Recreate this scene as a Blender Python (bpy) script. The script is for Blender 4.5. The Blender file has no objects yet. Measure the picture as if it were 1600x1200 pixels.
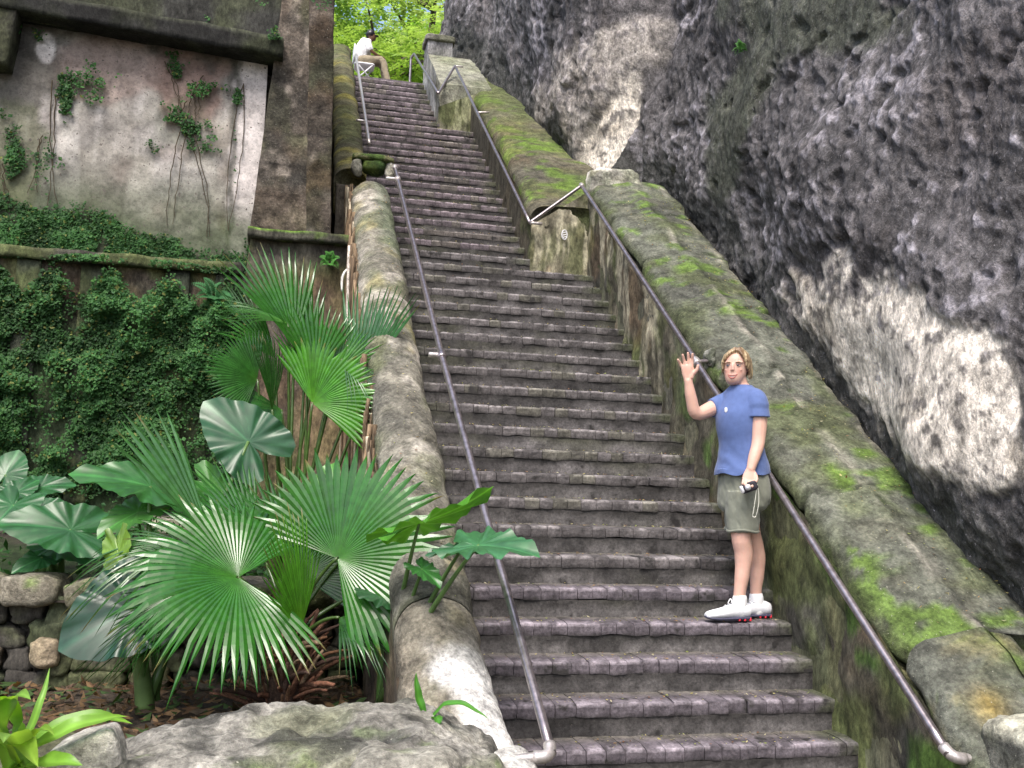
import bpy, bmesh, math, random
import numpy as np
from mathutils import Vector, Matrix

# ------------------------------------------------------------------ camera, world, sun, exposure
scene = bpy.context.scene
COL = scene.collection
RISE, TREAD = 0.173, 0.23958251
SL = RISE / TREAD
YAW, PITCH, ROLL = 0.22951, 0.10025, 0.03192
FPX = 1567.166
CAM = np.array([-17.8230 * RISE, -28.2502 * RISE, 7.44919 * RISE])
_f = np.array([math.sin(YAW) * math.cos(PITCH), math.cos(YAW) * math.cos(PITCH), math.sin(PITCH)])
_r = np.array([math.cos(YAW), -math.sin(YAW), 0.0])
_u = np.cross(_r, _f)
AX_R = math.cos(ROLL) * _r + math.sin(ROLL) * _u
AX_U = -math.sin(ROLL) * _r + math.cos(ROLL) * _u
AX_F = _f
cam_data = bpy.data.cameras.new('camera_view')
cam_data.sensor_width = 36.0
cam_data.lens = FPX / 1600 * 36.0
cam_data.clip_start = 0.05
cam_data.clip_end = 2000
cam = bpy.data.objects.new('camera_view', cam_data)
COL.objects.link(cam)
M = Matrix.Identity(4)
for i in range(3):
    M[i][0], M[i][1], M[i][2], M[i][3] = AX_R[i], AX_U[i], -AX_F[i], CAM[i]
cam.matrix_world = M
scene.camera = cam

SUN_EL, SUN_AZ = math.radians(58), math.radians(205)    # azimuth clockwise from +Y
world = bpy.data.worlds.new('World')
scene.world = world
world.use_nodes = True
wn = world.node_tree
sky = wn.nodes.new('ShaderNodeTexSky')
sky.sky_type = 'NISHITA'
sky.sun_disc = False
sky.sun_elevation = SUN_EL
sky.sun_rotation = SUN_AZ
sky.air_density = 1.0
sky.dust_density = 4.0
sky.ozone_density = 0.6
wn.nodes['Background'].inputs['Strength'].default_value = 0.15
wn.links.new(sky.outputs['Color'], wn.nodes['Background'].inputs['Color'])
sd = bpy.data.lights.new('sun', 'SUN')
sd.energy = 1.2
sd.angle = math.radians(22)
sd.color = (1.0, 0.975, 0.94)
sun = bpy.data.objects.new('sun', sd)
COL.objects.link(sun)
sdir = Vector((math.sin(SUN_AZ) * math.cos(SUN_EL), math.cos(SUN_AZ) * math.cos(SUN_EL), math.sin(SUN_EL)))
sun.rotation_euler = sdir.to_track_quat('Z', 'Y').to_euler()
scene.view_settings.view_transform = 'Standard'
scene.view_settings.look = 'None'
scene.view_settings.exposure = 1.25
scene.view_settings.gamma = 1.0
scene.cycles.max_bounces = 6

random.seed(7)
rng = np.random.default_rng(11)

# ------------------------------------------------------------------ survey helpers (photo pixel -> place in the world)
def ray(x, y):
    d = AX_F * FPX + AX_R * (x - 800) + AX_U * (600 - y)
    return d / np.linalg.norm(d)
def _hit(x, y, ax, c):
    d = ray(x, y)
    return CAM + d * ((c - CAM[ax]) / d[ax])
def atx(x, y, X): return _hit(x, y, 0, X)
def aty(x, y, Y): return _hit(x, y, 1, Y)
def atz(x, y, Z): return _hit(x, y, 2, Z)
def pix(P):
    D = np.asarray(P, float) - CAM
    z = D @ AX_F
    return 800 + FPX * (D @ AX_R) / z, 600 - FPX * (D @ AX_U) / z

# ------------------------------------------------------------------ noise
def _hash(ix, iy, iz, seed):
    h = (ix.astype(np.int64) * 374761393 + iy.astype(np.int64) * 668265263 + iz.astype(np.int64) * 2147483647 + seed * 1274126177) & 0xffffffff
    h = ((h ^ (h >> 13)) * 1274126177) & 0xffffffff
    h = (h ^ (h >> 16)) & 0xffffffff
    return h / 4294967295.0
def vnoise(P, seed=0):
    P = np.asarray(P, float)
    I = np.floor(P).astype(np.int64)
    F = P - I
    F = F * F * F * (F * (F * 6 - 15) + 10)
    out = 0
    for dx in (0, 1):
        wx = F[:, 0] if dx else 1 - F[:, 0]
        for dy in (0, 1):
            wy = F[:, 1] if dy else 1 - F[:, 1]
            for dz in (0, 1):
                wz = F[:, 2] if dz else 1 - F[:, 2]
                out = out + wx * wy * wz * _hash(I[:, 0] + dx, I[:, 1] + dy, I[:, 2] + dz, seed)
    return out
def fbm(P, scale=1.0, octv=4, seed=0, gain=0.5):
    """about -1 .. 1"""
    P = np.asarray(P, float) * scale
    a, t, s = 1.0, 0.0, 0.0
    for o in range(octv):
        t = t + a * (vnoise(P, seed + o * 17) * 2 - 1)
        s += a
        a *= gain
        P = P * 2.03 + 3.7
    return t / s * 1.6
def ridged(P, scale=1.0, octv=4, seed=0):
    P = np.asarray(P, float) * scale
    a, t, s = 1.0, 0.0, 0.0
    for o in range(octv):
        t = t + a * (1 - np.abs(vnoise(P, seed + o * 13) * 2 - 1) * 2)
        s += a
        a *= 0.55
        P = P * 2.1 + 1.3
    return t / s
def sstep(a, b, x):
    t = np.clip((x - a) / (b - a), 0, 1)
    return t * t * (3 - 2 * t)
def mix(c, d, t):
    return c * (1 - t[:, None]) + np.asarray(d, float)[None, :] * t[:, None]

# ------------------------------------------------------------------ mesh helpers
def mesh_obj(name, V, F, m=None, parent=None, col=None, smooth=True, org=None):
    V = np.asarray(V, float)
    if org is not None:
        V = V - np.asarray(org)
    me = bpy.data.meshes.new(name)
    if isinstance(F, np.ndarray):
        k = F.shape[1]
        me.vertices.add(len(V)); me.vertices.foreach_set('co', V.astype(np.float32).ravel())
        me.loops.add(F.size); me.loops.foreach_set('vertex_index', F.astype(np.int32).ravel())
        me.polygons.add(len(F)); me.polygons.foreach_set('loop_start', np.arange(0, F.size, k, dtype=np.int32))
        me.update(calc_edges=True)
    else:
        me.from_pydata([tuple(v) for v in V], [], [tuple(int(i) for i in f) for f in F])
    if col is not None:
        a = me.color_attributes.new('Col', 'FLOAT_COLOR', 'POINT')
        c4 = np.ones((len(V), 4), np.float32)
        c4[:, :3] = np.clip(col, 0.002, 1)
        a.data.foreach_set('color', c4.ravel())
    if smooth:
        me.polygons.foreach_set('use_smooth', [True] * len(me.polygons))
    me.update()
    if m is not None:
        me.materials.append(m)
    o = bpy.data.objects.new(name, me)
    COL.objects.link(o)
    if parent is not None:
        o.parent = parent
    return o
def empty(name, loc, label=None, cat=None, group=None):
    o = bpy.data.objects.new(name, None)
    o.empty_display_size = 0.2
    COL.objects.link(o)
    o.location = tuple(loc)
    if label: tag(o, label, cat, group)
    return o
def tag(o, label=None, cat=None, group=None, kind=None):
    if label: o['label'] = label
    if cat: o['category'] = cat
    if group: o['group'] = group
    if kind: o['kind'] = kind
    return o
def gridfaces(nu, nv, closed_v=False):
    f = []
    nvv = nv if closed_v else nv - 1
    i = np.arange(nu - 1)[:, None]
    j = np.arange(nvv)[None, :]
    j2 = (j + 1) % nv
    a = i * nv + j; b = i * nv + j2; c = (i + 1) * nv + j2; d = (i + 1) * nv + j
    return np.stack([a, b, c, d], -1).reshape(-1, 4)
class MB:
    """collects pieces of one mesh"""
    def __init__(s): s.V = []; s.F = []; s.C = []; s.n = 0
    def add(s, V, F, col=None):
        V = np.asarray(V, float)
        s.V.append(V)
        s.F += [tuple(int(i) + s.n for i in f) for f in F]
        s.C.append(np.broadcast_to(np.asarray(col if col is not None else (1, 1, 1), float), (len(V), 3)))
        s.n += len(V)
    def build(s, name, m, parent=None, smooth=True, org=None, usecol=True):
        return mesh_obj(name, np.vstack(s.V), s.F, m, parent, np.vstack(s.C) if usecol else None, smooth, org)
def frames(P):
    P = np.asarray(P, float)
    T = np.gradient(P, axis=0)
    T /= np.linalg.norm(T, axis=1)[:, None] + 1e-9
    ref = np.array([0, 0, 1.0]) if abs(T[0][2]) < 0.9 else np.array([1.0, 0, 0])
    N = []
    n = ref - T[0] * (ref @ T[0]); n /= np.linalg.norm(n)
    for t in T:
        n = n - t * (n @ t); n /= np.linalg.norm(n) + 1e-9
        N.append(n.copy())
    N = np.array(N)
    return T, N, np.cross(T, N)
def tube(P, R, seg=10, cap=True):
    P = np.asarray(P, float)
    R = np.broadcast_to(np.asarray(R, float), (len(P),)) if np.ndim(R) < 2 else np.asarray(R)
    T, N, B = frames(P)
    a = np.linspace(0, 2 * math.pi, seg, endpoint=False)
    V = P[:, None, :] + R[:, None, None] * (np.cos(a)[None, :, None] * N[:, None, :] + np.sin(a)[None, :, None] * B[:, None, :])
    V = V.reshape(-1, 3)
    F = [tuple(f) for f in gridfaces(len(P), seg, True)]
    if cap:
        F.append(tuple(range(seg))[::-1]); F.append(tuple(range((len(P) - 1) * seg, len(P) * seg)))
    return V, F
def bez(a, b, c, n=10, d=None):
    a, b, c = (np.asarray(q, float) for q in (a, b, c))
    t = np.linspace(0, 1, n)[:, None]
    if d is None:
        return (1 - t) ** 2 * a + 2 * t * (1 - t) * b + t * t * c
    d = np.asarray(d, float)
    return (1 - t) ** 3 * a + 3 * t * (1 - t) ** 2 * b + 3 * t * t * (1 - t) * c + t ** 3 * d
def box(x0, x1, y0, y1, z0, z1, n=(1, 1, 1)):
    """box with subdivided faces (welded by grid id)"""
    nx, ny, nz = n
    ids = {}; V = []; F = []
    def vid(i, j, k):
        if (i, j, k) not in ids:
            ids[(i, j, k)] = len(V)
            V.append((x0 + (x1 - x0) * i / nx, y0 + (y1 - y0) * j / ny, z0 + (z1 - z0) * k / nz))
        return ids[(i, j, k)]
    for i in range(nx):
        for j in range(ny):
            F.append((vid(i, j, 0), vid(i, j + 1, 0), vid(i + 1, j + 1, 0), vid(i + 1, j, 0)))
            F.append((vid(i, j, nz), vid(i + 1, j, nz), vid(i + 1, j + 1, nz), vid(i, j + 1, nz)))
    for i in range(nx):
        for k in range(nz):
            F.append((vid(i, 0, k), vid(i + 1, 0, k), vid(i + 1, 0, k + 1), vid(i, 0, k + 1)))
            F.append((vid(i, ny, k), vid(i, ny, k + 1), vid(i + 1, ny, k + 1), vid(i + 1, ny, k)))
    for j in range(ny):
        for k in range(nz):
            F.append((vid(0, j, k), vid(0, j, k + 1), vid(0, j + 1, k + 1), vid(0, j + 1, k)))
            F.append((vid(nx, j, k), vid(nx, j + 1, k), vid(nx, j + 1, k + 1), vid(nx, j, k + 1)))
    return np.array(V, float), F
def rounded_block(c, half, n=10, p=5.0, amp=0.02, scale=4, seed=0, rz=0, tilt=0):
    """superellipsoid stone with noise"""
    V, F = box(-1, 1, -1, 1, -1, 1, (n, n, n))
    L = (np.abs(V) ** p).sum(1) ** (1 / p)
    V = V / L[:, None]
    W = V * np.asarray(half)
    W = W + V * (fbm(W + seed * 3.1, scale, 4, seed) * amp)[:, None]
    cr, sr = math.cos(rz), math.sin(rz)
    ct, st = math.cos(tilt), math.sin(tilt)
    W = np.stack([W[:, 0], W[:, 1] * ct - W[:, 2] * st, W[:, 1] * st + W[:, 2] * ct], 1)
    W = np.stack([W[:, 0] * cr - W[:, 1] * sr, W[:, 0] * sr + W[:, 1] * cr, W[:, 2]], 1)
    return W + np.asarray(c), F

# ------------------------------------------------------------------ materials
def new_mat(name):
    m = bpy.data.materials.new(name)
    m.use_nodes = True
    nt = m.node_tree
    return m, nt, nt.nodes['Principled BSDF']
def N(nt, t, **kw):
    n = nt.nodes.new(t)
    for k, v in kw.items(): setattr(n, k, v)
    return n
def noise(nt, scale, detail=6, rough=0.6, vec=None):
    n = N(nt, 'ShaderNodeTexNoise')
    n.inputs['Scale'].default_value = scale
    n.inputs['Detail'].default_value = detail
    n.inputs['Roughness'].default_value = rough
    if vec is not None: nt.links.new(vec, n.inputs['Vector'])
    return n
def ramp(nt, src, stops):
    r = N(nt, 'ShaderNodeValToRGB')
    e = r.color_ramp.elements
    while len(e) < len(stops): e.new(0.5)
    for el, (p, c) in zip(e, stops):
        el.position = p
        el.color = (c, c, c, 1) if np.isscalar(c) else (*c, 1)
    nt.links.new(src, r.inputs['Fac'])
    return r
def mul(nt, a, b, fac=1.0, typ='MULTIPLY'):
    m = N(nt, 'ShaderNodeMix', data_type='RGBA', blend_type=typ)
    m.inputs['Factor'].default_value = fac if np.isscalar(fac) else 1
    if not np.isscalar(fac): nt.links.new(fac, m.inputs['Factor'])
    for s, v in (('A', a), ('B', b)):
        inp = [q for q in m.inputs if q.name == s and q.type == 'RGBA'][0]
        if isinstance(v, tuple): inp.default_value = (*v, 1)
        else: nt.links.new(v, inp)
    return [q for q in m.outputs if q.type == 'RGBA'][0]
def rock_mat(name, micro=(0.45, 1.5), scales=(9, 40, 140), bump=(0.6, 0.03), fleck=None, rough=0.9, dark=None, stretch=None, spec=0.25):
    """vertex colour 'Col' times fine grain; flecks of another colour; bumps of three sizes"""
    m, nt, b = new_mat(name)
    tc = N(nt, 'ShaderNodeTexCoord')
    vec = tc.outputs['Object']
    if stretch:
        mp = N(nt, 'ShaderNodeMapping')
        mp.inputs['Scale'].default_value = stretch[0]
        mp.inputs['Rotation'].default_value = stretch[1]
        nt.links.new(vec, mp.inputs['Vector'])
        vec = mp.outputs['Vector']
    at = N(nt, 'ShaderNodeAttribute', attribute_name='Col')
    n1 = noise(nt, scales[0], 8, 0.65, vec)
    n2 = noise(nt, scales[1], 6, 0.7, vec)
    n3 = noise(nt, scales[2], 3, 0.6, vec)
    c = mul(nt, at.outputs['Color'], ramp(nt, n1.outputs['Fac'], [(0.32, micro[0]), (0.5, 1.0), (0.68, micro[1])]).outputs['Color'])
    c = mul(nt, c, ramp(nt, n2.outputs['Fac'], [(0.33, micro[0]), (0.5, 1.0), (0.67, micro[1])]).outputs['Color'], 0.8)
    if dark:
        nd = noise(nt, dark[0], 5, 0.6, vec)
        c = mul(nt, c, dark[3], ramp(nt, nd.outputs['Fac'], [(dark[1], 0.0), (dark[2], 1.0)]).outputs['Color'], 'MIX')
    if fleck:
        sc, lo, hi, colr = fleck
        nf = noise(nt, sc, 4, 0.75, vec)
        c = mul(nt, c, colr, ramp(nt, nf.outputs['Fac'], [(lo, 0.0), (hi, 1.0)]).outputs['Color'], 'MIX')
    nt.links.new(c, b.inputs['Base Color'])
    b.inputs['Roughness'].default_value = rough
    b.inputs['Specular IOR Level'].default_value = spec
    h = N(nt, 'ShaderNodeMath', operation='MULTIPLY_ADD')
    nt.links.new(n2.outputs['Fac'], h.inputs[0]); h.inputs[1].default_value = 0.5
    nt.links.new(n1.outputs['Fac'], h.inputs[2])
    h2 = N(nt, 'ShaderNodeMath', operation='MULTIPLY_ADD')
    nt.links.new(n3.outputs['Fac'], h2.inputs[0]); h2.inputs[1].default_value = 0.25
    nt.links.new(h.outputs[0], h2.inputs[2])
    bp = N(nt, 'ShaderNodeBump')
    bp.inputs['Strength'].default_value = bump[0]
    bp.inputs['Distance'].default_value = bump[1]
    nt.links.new(h2.outputs[0], bp.inputs['Height'])
    nt.links.new(bp.outputs['Normal'], b.inputs['Normal'])
    return m
def leaf_mat(name, rough=0.35, trans=0.35, vary=0.35, spec=0.5, sheen_noise=20, tint=(1.5, 1.35, 0.5)):
    m, nt, b = new_mat(name)
    at = N(nt, 'ShaderNodeAttribute', attribute_name='Col')
    tc = N(nt, 'ShaderNodeTexCoord')
    n1 = noise(nt, sheen_noise, 4, 0.6, tc.outputs['Object'])
    c = mul(nt, at.outputs['Color'], ramp(nt, n1.outputs['Fac'], [(0.3, 1 - vary), (0.7, 1 + vary)]).outputs['Color'])
    nt.links.new(c, b.inputs['Base Color'])
    b.inputs['Roughness'].default_value = rough
    b.inputs['Specular IOR Level'].default_value = spec
    tr = N(nt, 'ShaderNodeBsdfTranslucent')
    nt.links.new(mul(nt, c, tint), tr.inputs['Color'])
    ms = N(nt, 'ShaderNodeMixShader')
    ms.inputs['Fac'].default_value = trans
    nt.links.new(b.outputs[0], ms.inputs[1]); nt.links.new(tr.outputs[0], ms.inputs[2])
    nt.links.new(ms.outputs[0], nt.nodes['Material Output'].inputs['Surface'])
    return m
def plain_mat(name, colr, rough=0.6, metal=0.0, var=0.2, scale=30, bump=0.0, spec=0.4, sss=0.0):
    m, nt, b = new_mat(name)
    tc = N(nt, 'ShaderNodeTexCoord')
    n1 = noise(nt, scale, 5, 0.6, tc.outputs['Object'])
    c = mul(nt, tuple(colr), ramp(nt, n1.outputs['Fac'], [(0.3, 1 - var), (0.7, 1 + var)]).outputs['Color'])
    nt.links.new(c, b.inputs['Base Color'])
    b.inputs['Roughness'].default_value = rough
    b.inputs['Metallic'].default_value = metal
    b.inputs['Specular IOR Level'].default_value = spec
    if sss:
        b.inputs['Subsurface Weight'].default_value = sss
        b.inputs['Subsurface Radius'].default_value = (0.01, 0.004, 0.002)
        b.inputs['Subsurface Scale'].default_value = 0.5
    if bump:
        bp = N(nt, 'ShaderNodeBump'); bp.inputs['Strength'].default_value = bump; bp.inputs['Distance'].default_value = 0.01
        nt.links.new(n1.outputs['Fac'], bp.inputs['Height']); nt.links.new(bp.outputs['Normal'], b.inputs['Normal'])
    return m

MAT = {}
MAT['brick'] = rock_mat('worn_brick', (0.5, 1.45), (14, 60, 190), (0.5, 0.012), fleck=(95, 0.70, 0.74, (0.42, 0.38, 0.33)), dark=(7, 0.56, 0.66, (0.03, 0.028, 0.027)), rough=0.72)
MAT['cliff'] = rock_mat('cliff_rock', (0.4, 1.7), (11, 38, 110), (1.0, 0.045), fleck=(55, 0.62, 0.70, (0.33, 0.31, 0.33)), rough=0.8, stretch=((1, 1, 0.6), (0.6, 0, 0)))
MAT['stone'] = rock_mat('mossy_stone', (0.45, 1.6), (10, 42, 150), (0.9, 0.03), fleck=(65, 0.645, 0.70, (0.42, 0.41, 0.34)))
MAT['dark_stone'] = rock_mat('damp_wall_stone', (0.4, 1.7), (8, 35, 120), (0.7, 0.025), fleck=(45, 0.70, 0.76, (0.36, 0.33, 0.26)), stretch=((1, 1, 0.5), (0, 0, 0)))
MAT['plaster'] = rock_mat('weathered_plaster', (0.6, 1.3), (6, 30, 120), (0.5, 0.015), dark=(30, 0.605, 0.68, (0.11, 0.095, 0.085)))
MAT['soil'] = rock_mat('soil', (0.5, 1.5), (8, 40, 120), (0.8, 0.03))
MAT['root'] = rock_mat('root_bark', (0.5, 1.6), (20, 80, 200), (0.5, 0.01), stretch=((1, 1, 0.15), (0, 0, 0)))
MAT['fibre'] = rock_mat('palm_fibre', (0.4, 1.7), (25, 90, 220), (0.6, 0.01))
MAT['palm'] = leaf_mat('palm_leaf', 0.23, 0.26, 0.25, 0.6)
MAT['ear'] = leaf_mat('broad_leaf', 0.33, 0.25, 0.28, 0.5, 8)
MAT['lily'] = leaf_mat('strap_leaf', 0.35, 0.4, 0.15, 0.5, 10)
MAT['ivy'] = leaf_mat('ivy_leaf', 0.55, 0.25, 0.3, 0.2, 30)
MAT['canopy'] = leaf_mat('canopy_leaf', 0.5, 0.55, 0.2, 0.3, 5, (1.3, 1.25, 0.8))
MAT['rail'] = plain_mat('painted_pipe', (0.30, 0.265, 0.275), 0.28, 0.8, 0.4, 22, 0.15, 0.5)
MAT['rail_bare'] = plain_mat('worn_pipe', (0.52, 0.48, 0.46), 0.35, 0.6, 0.25, 45, 0.1, 0.5)

# ------------------------------------------------------------------ the setting: ground, terraces, cliff
def ground_sheet():
    V, F = [], []
    xs = np.concatenate([np.linspace(-600, -12, 8), np.linspace(-8, 8, 60), np.linspace(12, 600, 8)])
    ys = np.concatenate([np.linspace(-600, -14, 8), np.linspace(-10, 12, 70), np.linspace(16, 600, 8)])
    X, Y = np.meshgrid(xs, ys, indexing='ij')
    P = np.stack([X.ravel(), Y.ravel(), np.zeros(X.size)], 1)
    near = (np.abs(P[:, 0]) < 9) & (np.abs(P[:, 1]) < 13)
    P[:, 2] = -0.19 + np.where(near, fbm(P, 1.3, 4, 3) * 0.015, 0)
    c = mix(np.tile((0.10, 0.085, 0.065), (len(P), 1)), (0.045, 0.05, 0.025), sstep(-0.2, 0.5, fbm(P, 1.1, 4, 5)))
    o = mesh_obj('ground', P, gridfaces(len(xs), len(ys)), MAT['soil'], None, c)
    tag(o, kind='structure')
ground_sheet()
def terrace():
    xs = np.linspace(-8.0, -2.46, 60); ys = np.linspace(1.75, 5.2, 36)
    X, Y = np.meshgrid(xs, ys, indexing='ij')
    P = np.stack([X.ravel(), Y.ravel(), np.zeros(X.size)], 1)
    P[:, 2] = 0.50 + (P[:, 1] - 1.9) * 0.12 + fbm(P, 1.5, 4, 8) * 0.05
    c = mix(np.tile((0.04, 0.033, 0.026), (len(P), 1)), (0.02, 0.035, 0.012), sstep(-0.1, 0.5, fbm(P, 1.6, 4, 9)))
    tag(mesh_obj('terrace_ground', P, gridfaces(60, 36), MAT['soil'], None, c), kind='structure')
terrace()

# cliff: one surface over (Y, Z)
def cliff_base(Y):
    xp = [-14, -6, -2.0, 5.0, 5.3, 5.95, 6.6, 9.0, 10.6, 12.0, 13.0, 15.0, 20.0]
    fp = [3.2, 1.6, 0.86, 0.86, 0.80, 0.20, 0.02, -0.02, -0.35, -0.60, -0.1, 1.6, 6.0]
    return np.interp(Y, xp, fp)
def build_cliff():
    ys = np.concatenate([np.linspace(-14, -1.7, 90), np.arange(-1.66, 6.6, 0.0175), np.arange(6.6, 12.6, 0.030), np.linspace(12.65, 20, 60)])
    zs = np.concatenate([np.linspace(-0.35, 0.4, 20), np.arange(0.42, 5.2, 0.0175), np.arange(5.2, 9.5, 0.030), np.linspace(9.6, 15, 60)])
    Y, Z = np.meshgrid(ys, zs, indexing='ij')
    Y = Y.ravel(); Z = Z.ravel()
    P = np.stack([np.zeros_like(Y), Y, Z], 1)
    X = cliff_base(Y)
    px_, py_ = pix(np.stack([X, Y, Z], 1))
    hs = Z - np.clip(Y, -1, 10.6) * SL             # height above the stair line
    X = X + 0.05 * np.clip(hs - 1.2, 0, 6)                       # leans back with height
    A2 = P @ np.array([[1, 0, 0], [0, 0.8, 0.6], [0, -0.6, 0.8]]) * np.array([1, 1.0, 0.55])   # ripple direction
    w = fbm(P, 1.6, 4, 51)
    big = fbm(P, 0.6, 3, 21)
    pit = ridged(A2, 2.4, 4, 31)
    knob = ridged(A2 + 0.05 * w[:, None], 7.0, 3, 35)
    fine = fbm(A2, 17.0, 3, 41)
    # smooth scraped area, lower right, and the pale cut strip at the back
    u_, v_ = px_ - 1470, py_ - 610
    ca, sa = math.cos(0.62), math.sin(0.62)
    cream = sstep(0, 0.22, 1 - np.hypot((u_ * ca + v_ * sa) / 310, (-u_ * sa + v_ * ca) / 135) + w * 0.34 + 0.10 * knob)
    cream *= sstep(1.12, 1.42, hs - 0.30 * w + 0.12 * knob)
    u_, v_ = px_ - 925, py_ - 215
    ca, sa = math.cos(-1.15), math.sin(-1.15)
    strip = sstep(0, 0.25, 1 - np.hypot((u_ * ca + v_ * sa) / 125, (-u_ * sa + v_ * ca) / 34) + w * 0.22)
    u_, v_ = px_ - 920, py_ - 120
    cream2 = sstep(0, 0.6, 1 - np.hypot((u_ * ca + v_ * sa) / 140, (-u_ * sa + v_ * ca) / 60) + w * 0.6 + 0.25 * pit) * 0.32
    grn = sstep(0, 0.4, 1 - np.hypot((px_ - 1140 - 0.35 * (200 - py_)) / 55, (py_ - 110) / 200) + fbm(P, 1.1, 3, 61) * 0.5)
    grn = np.maximum(grn, sstep(0, 0.4, 1 - np.hypot((px_ - 1250) / 160, (py_ - 20) / 70) + w * 0.5))
    smooth_k = np.clip(np.maximum(cream, strip), 0, 1)
    k = 1 - 0.88 * smooth_k - 0.55 * grn * (1 - smooth_k)
    X = X - big * 0.17 - (pit * 0.024 + knob * 0.012 + fine * 0.015 + fbm(A2, 32.0, 2, 43) * 0.007) * k
    X = X + 0.10 * strip - 0.05 * cream
    X = X - 0.07 * sstep(0.7, 0.0, np.abs(hs - 2.25 - 0.3 * w)) * (1 - cream) * (Y < 4.5)     # lip above the scraped area
    crease = np.exp(-((px_ - (1000 - 30 * sstep(60, 260, py_) + 14 * w)) / 16) ** 2) * (py_ < 290) * (Y > 3.0)
    X = X + 0.16 * crease
    dips = sstep(0.45, 0.8, fbm(A2 * np.array([1, 1, 1.3]), 5.0, 3, 45)) * (1 - smooth_k)
    X = X + 0.05 * dips
    P[:, 0] = X
    n = len(P)
    base = np.tile((0.100, 0.094, 0.096), (n, 1))
    base = base * (1 + 0.45 * fbm(A2 * np.array([1, 2.2, 0.55]), 1.3, 4, 73))[:, None]
    base = base * (1 + 0.40 * fbm(P, 0.9, 4, 71))[:, None]
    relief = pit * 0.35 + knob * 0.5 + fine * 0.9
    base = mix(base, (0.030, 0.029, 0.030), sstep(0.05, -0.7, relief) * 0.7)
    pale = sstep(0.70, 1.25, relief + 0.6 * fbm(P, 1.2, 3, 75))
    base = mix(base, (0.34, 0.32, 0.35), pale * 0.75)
    stk = fbm(P * np.array([1, 6.0, 0.7]), 1.0, 4, 77)
    rear = sstep(980, 900, px_)
    base = mix(base, (0.30, 0.275, 0.28), sstep(0.15, 0.7, stk) * (0.25 + 0.45 * rear) * sstep(-0.2, 0.5, relief))
    base = mix(base, (0.028, 0.027, 0.026), sstep(-0.15, -0.7, stk) * (0.45 + 0.3 * rear))
    base = mix(base, (0.066, 0.072, 0.052), grn * 0.85)
    base = mix(base, (0.12, 0.10, 0.095), sstep(0.3, 0.8, fbm(P, 0.8, 3, 81)) * 0.3)
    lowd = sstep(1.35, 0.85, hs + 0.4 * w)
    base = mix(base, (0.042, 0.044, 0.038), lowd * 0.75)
    cr = np.tile((0.74, 0.675, 0.59), (n, 1)) * (1 + 0.18 * fbm(P, 3.5, 5, 91))[:, None]
    cr = mix(cr, (0.22, 0.175, 0.12), sstep(0.25, 0.8, fbm(P, 2.0, 4, 101) + 0.25 * sstep(560, 480, py_)) * 0.5)
    kk = np.clip(np.maximum(np.maximum(cream, strip), cream2), 0, 1)
    specks = sstep(0.30, 0.6, fbm(P, 13, 3, 111) + 0.4 * fbm(P, 2.2, 3, 112)) * 0.75
    kk = kk * (1 - specks)
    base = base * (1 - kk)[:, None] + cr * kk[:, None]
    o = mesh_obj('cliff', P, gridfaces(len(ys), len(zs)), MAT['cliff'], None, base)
    tag(o, kind='structure')
build_cliff()

def hill_and_upper_ground():
    # ground on top, beyond the head of the stairs
    xs = np.linspace(-30, 30, 60); ys = np.concatenate([np.linspace(10.75, 16, 16), np.linspace(18, 70, 20)])
    X, Y = np.meshgrid(xs, ys, indexing='ij')
    P = np.stack([X.ravel(), Y.ravel(), np.zeros(X.size)], 1)
    P[:, 2] = 44.5 * RISE + 0.0 + fbm(P, 0.4, 3, 15) * 0.03 - 0.02
    c = mix(np.tile((0.10, 0.09, 0.06), (len(P), 1)), (0.05, 0.08, 0.025), sstep(-0.2, 0.4, fbm(P, 0.7, 4, 16)))
    tag(mesh_obj('upper_ground', P, gridfaces(len(xs), len(ys)), MAT['soil'], None, c), kind='structure')
    # earth bank behind the retaining wall
    V, F = box(-30, -2.74, 5.62, 10.74, -0.3, 44.5 * RISE - 0.05, (20, 6, 8))
    tag(mesh_obj('bank', V, F, MAT['soil'], None, np.tile((0.06, 0.055, 0.04), (len(V), 1)), False), kind='structure')
hill_and_upper_ground()

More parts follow.
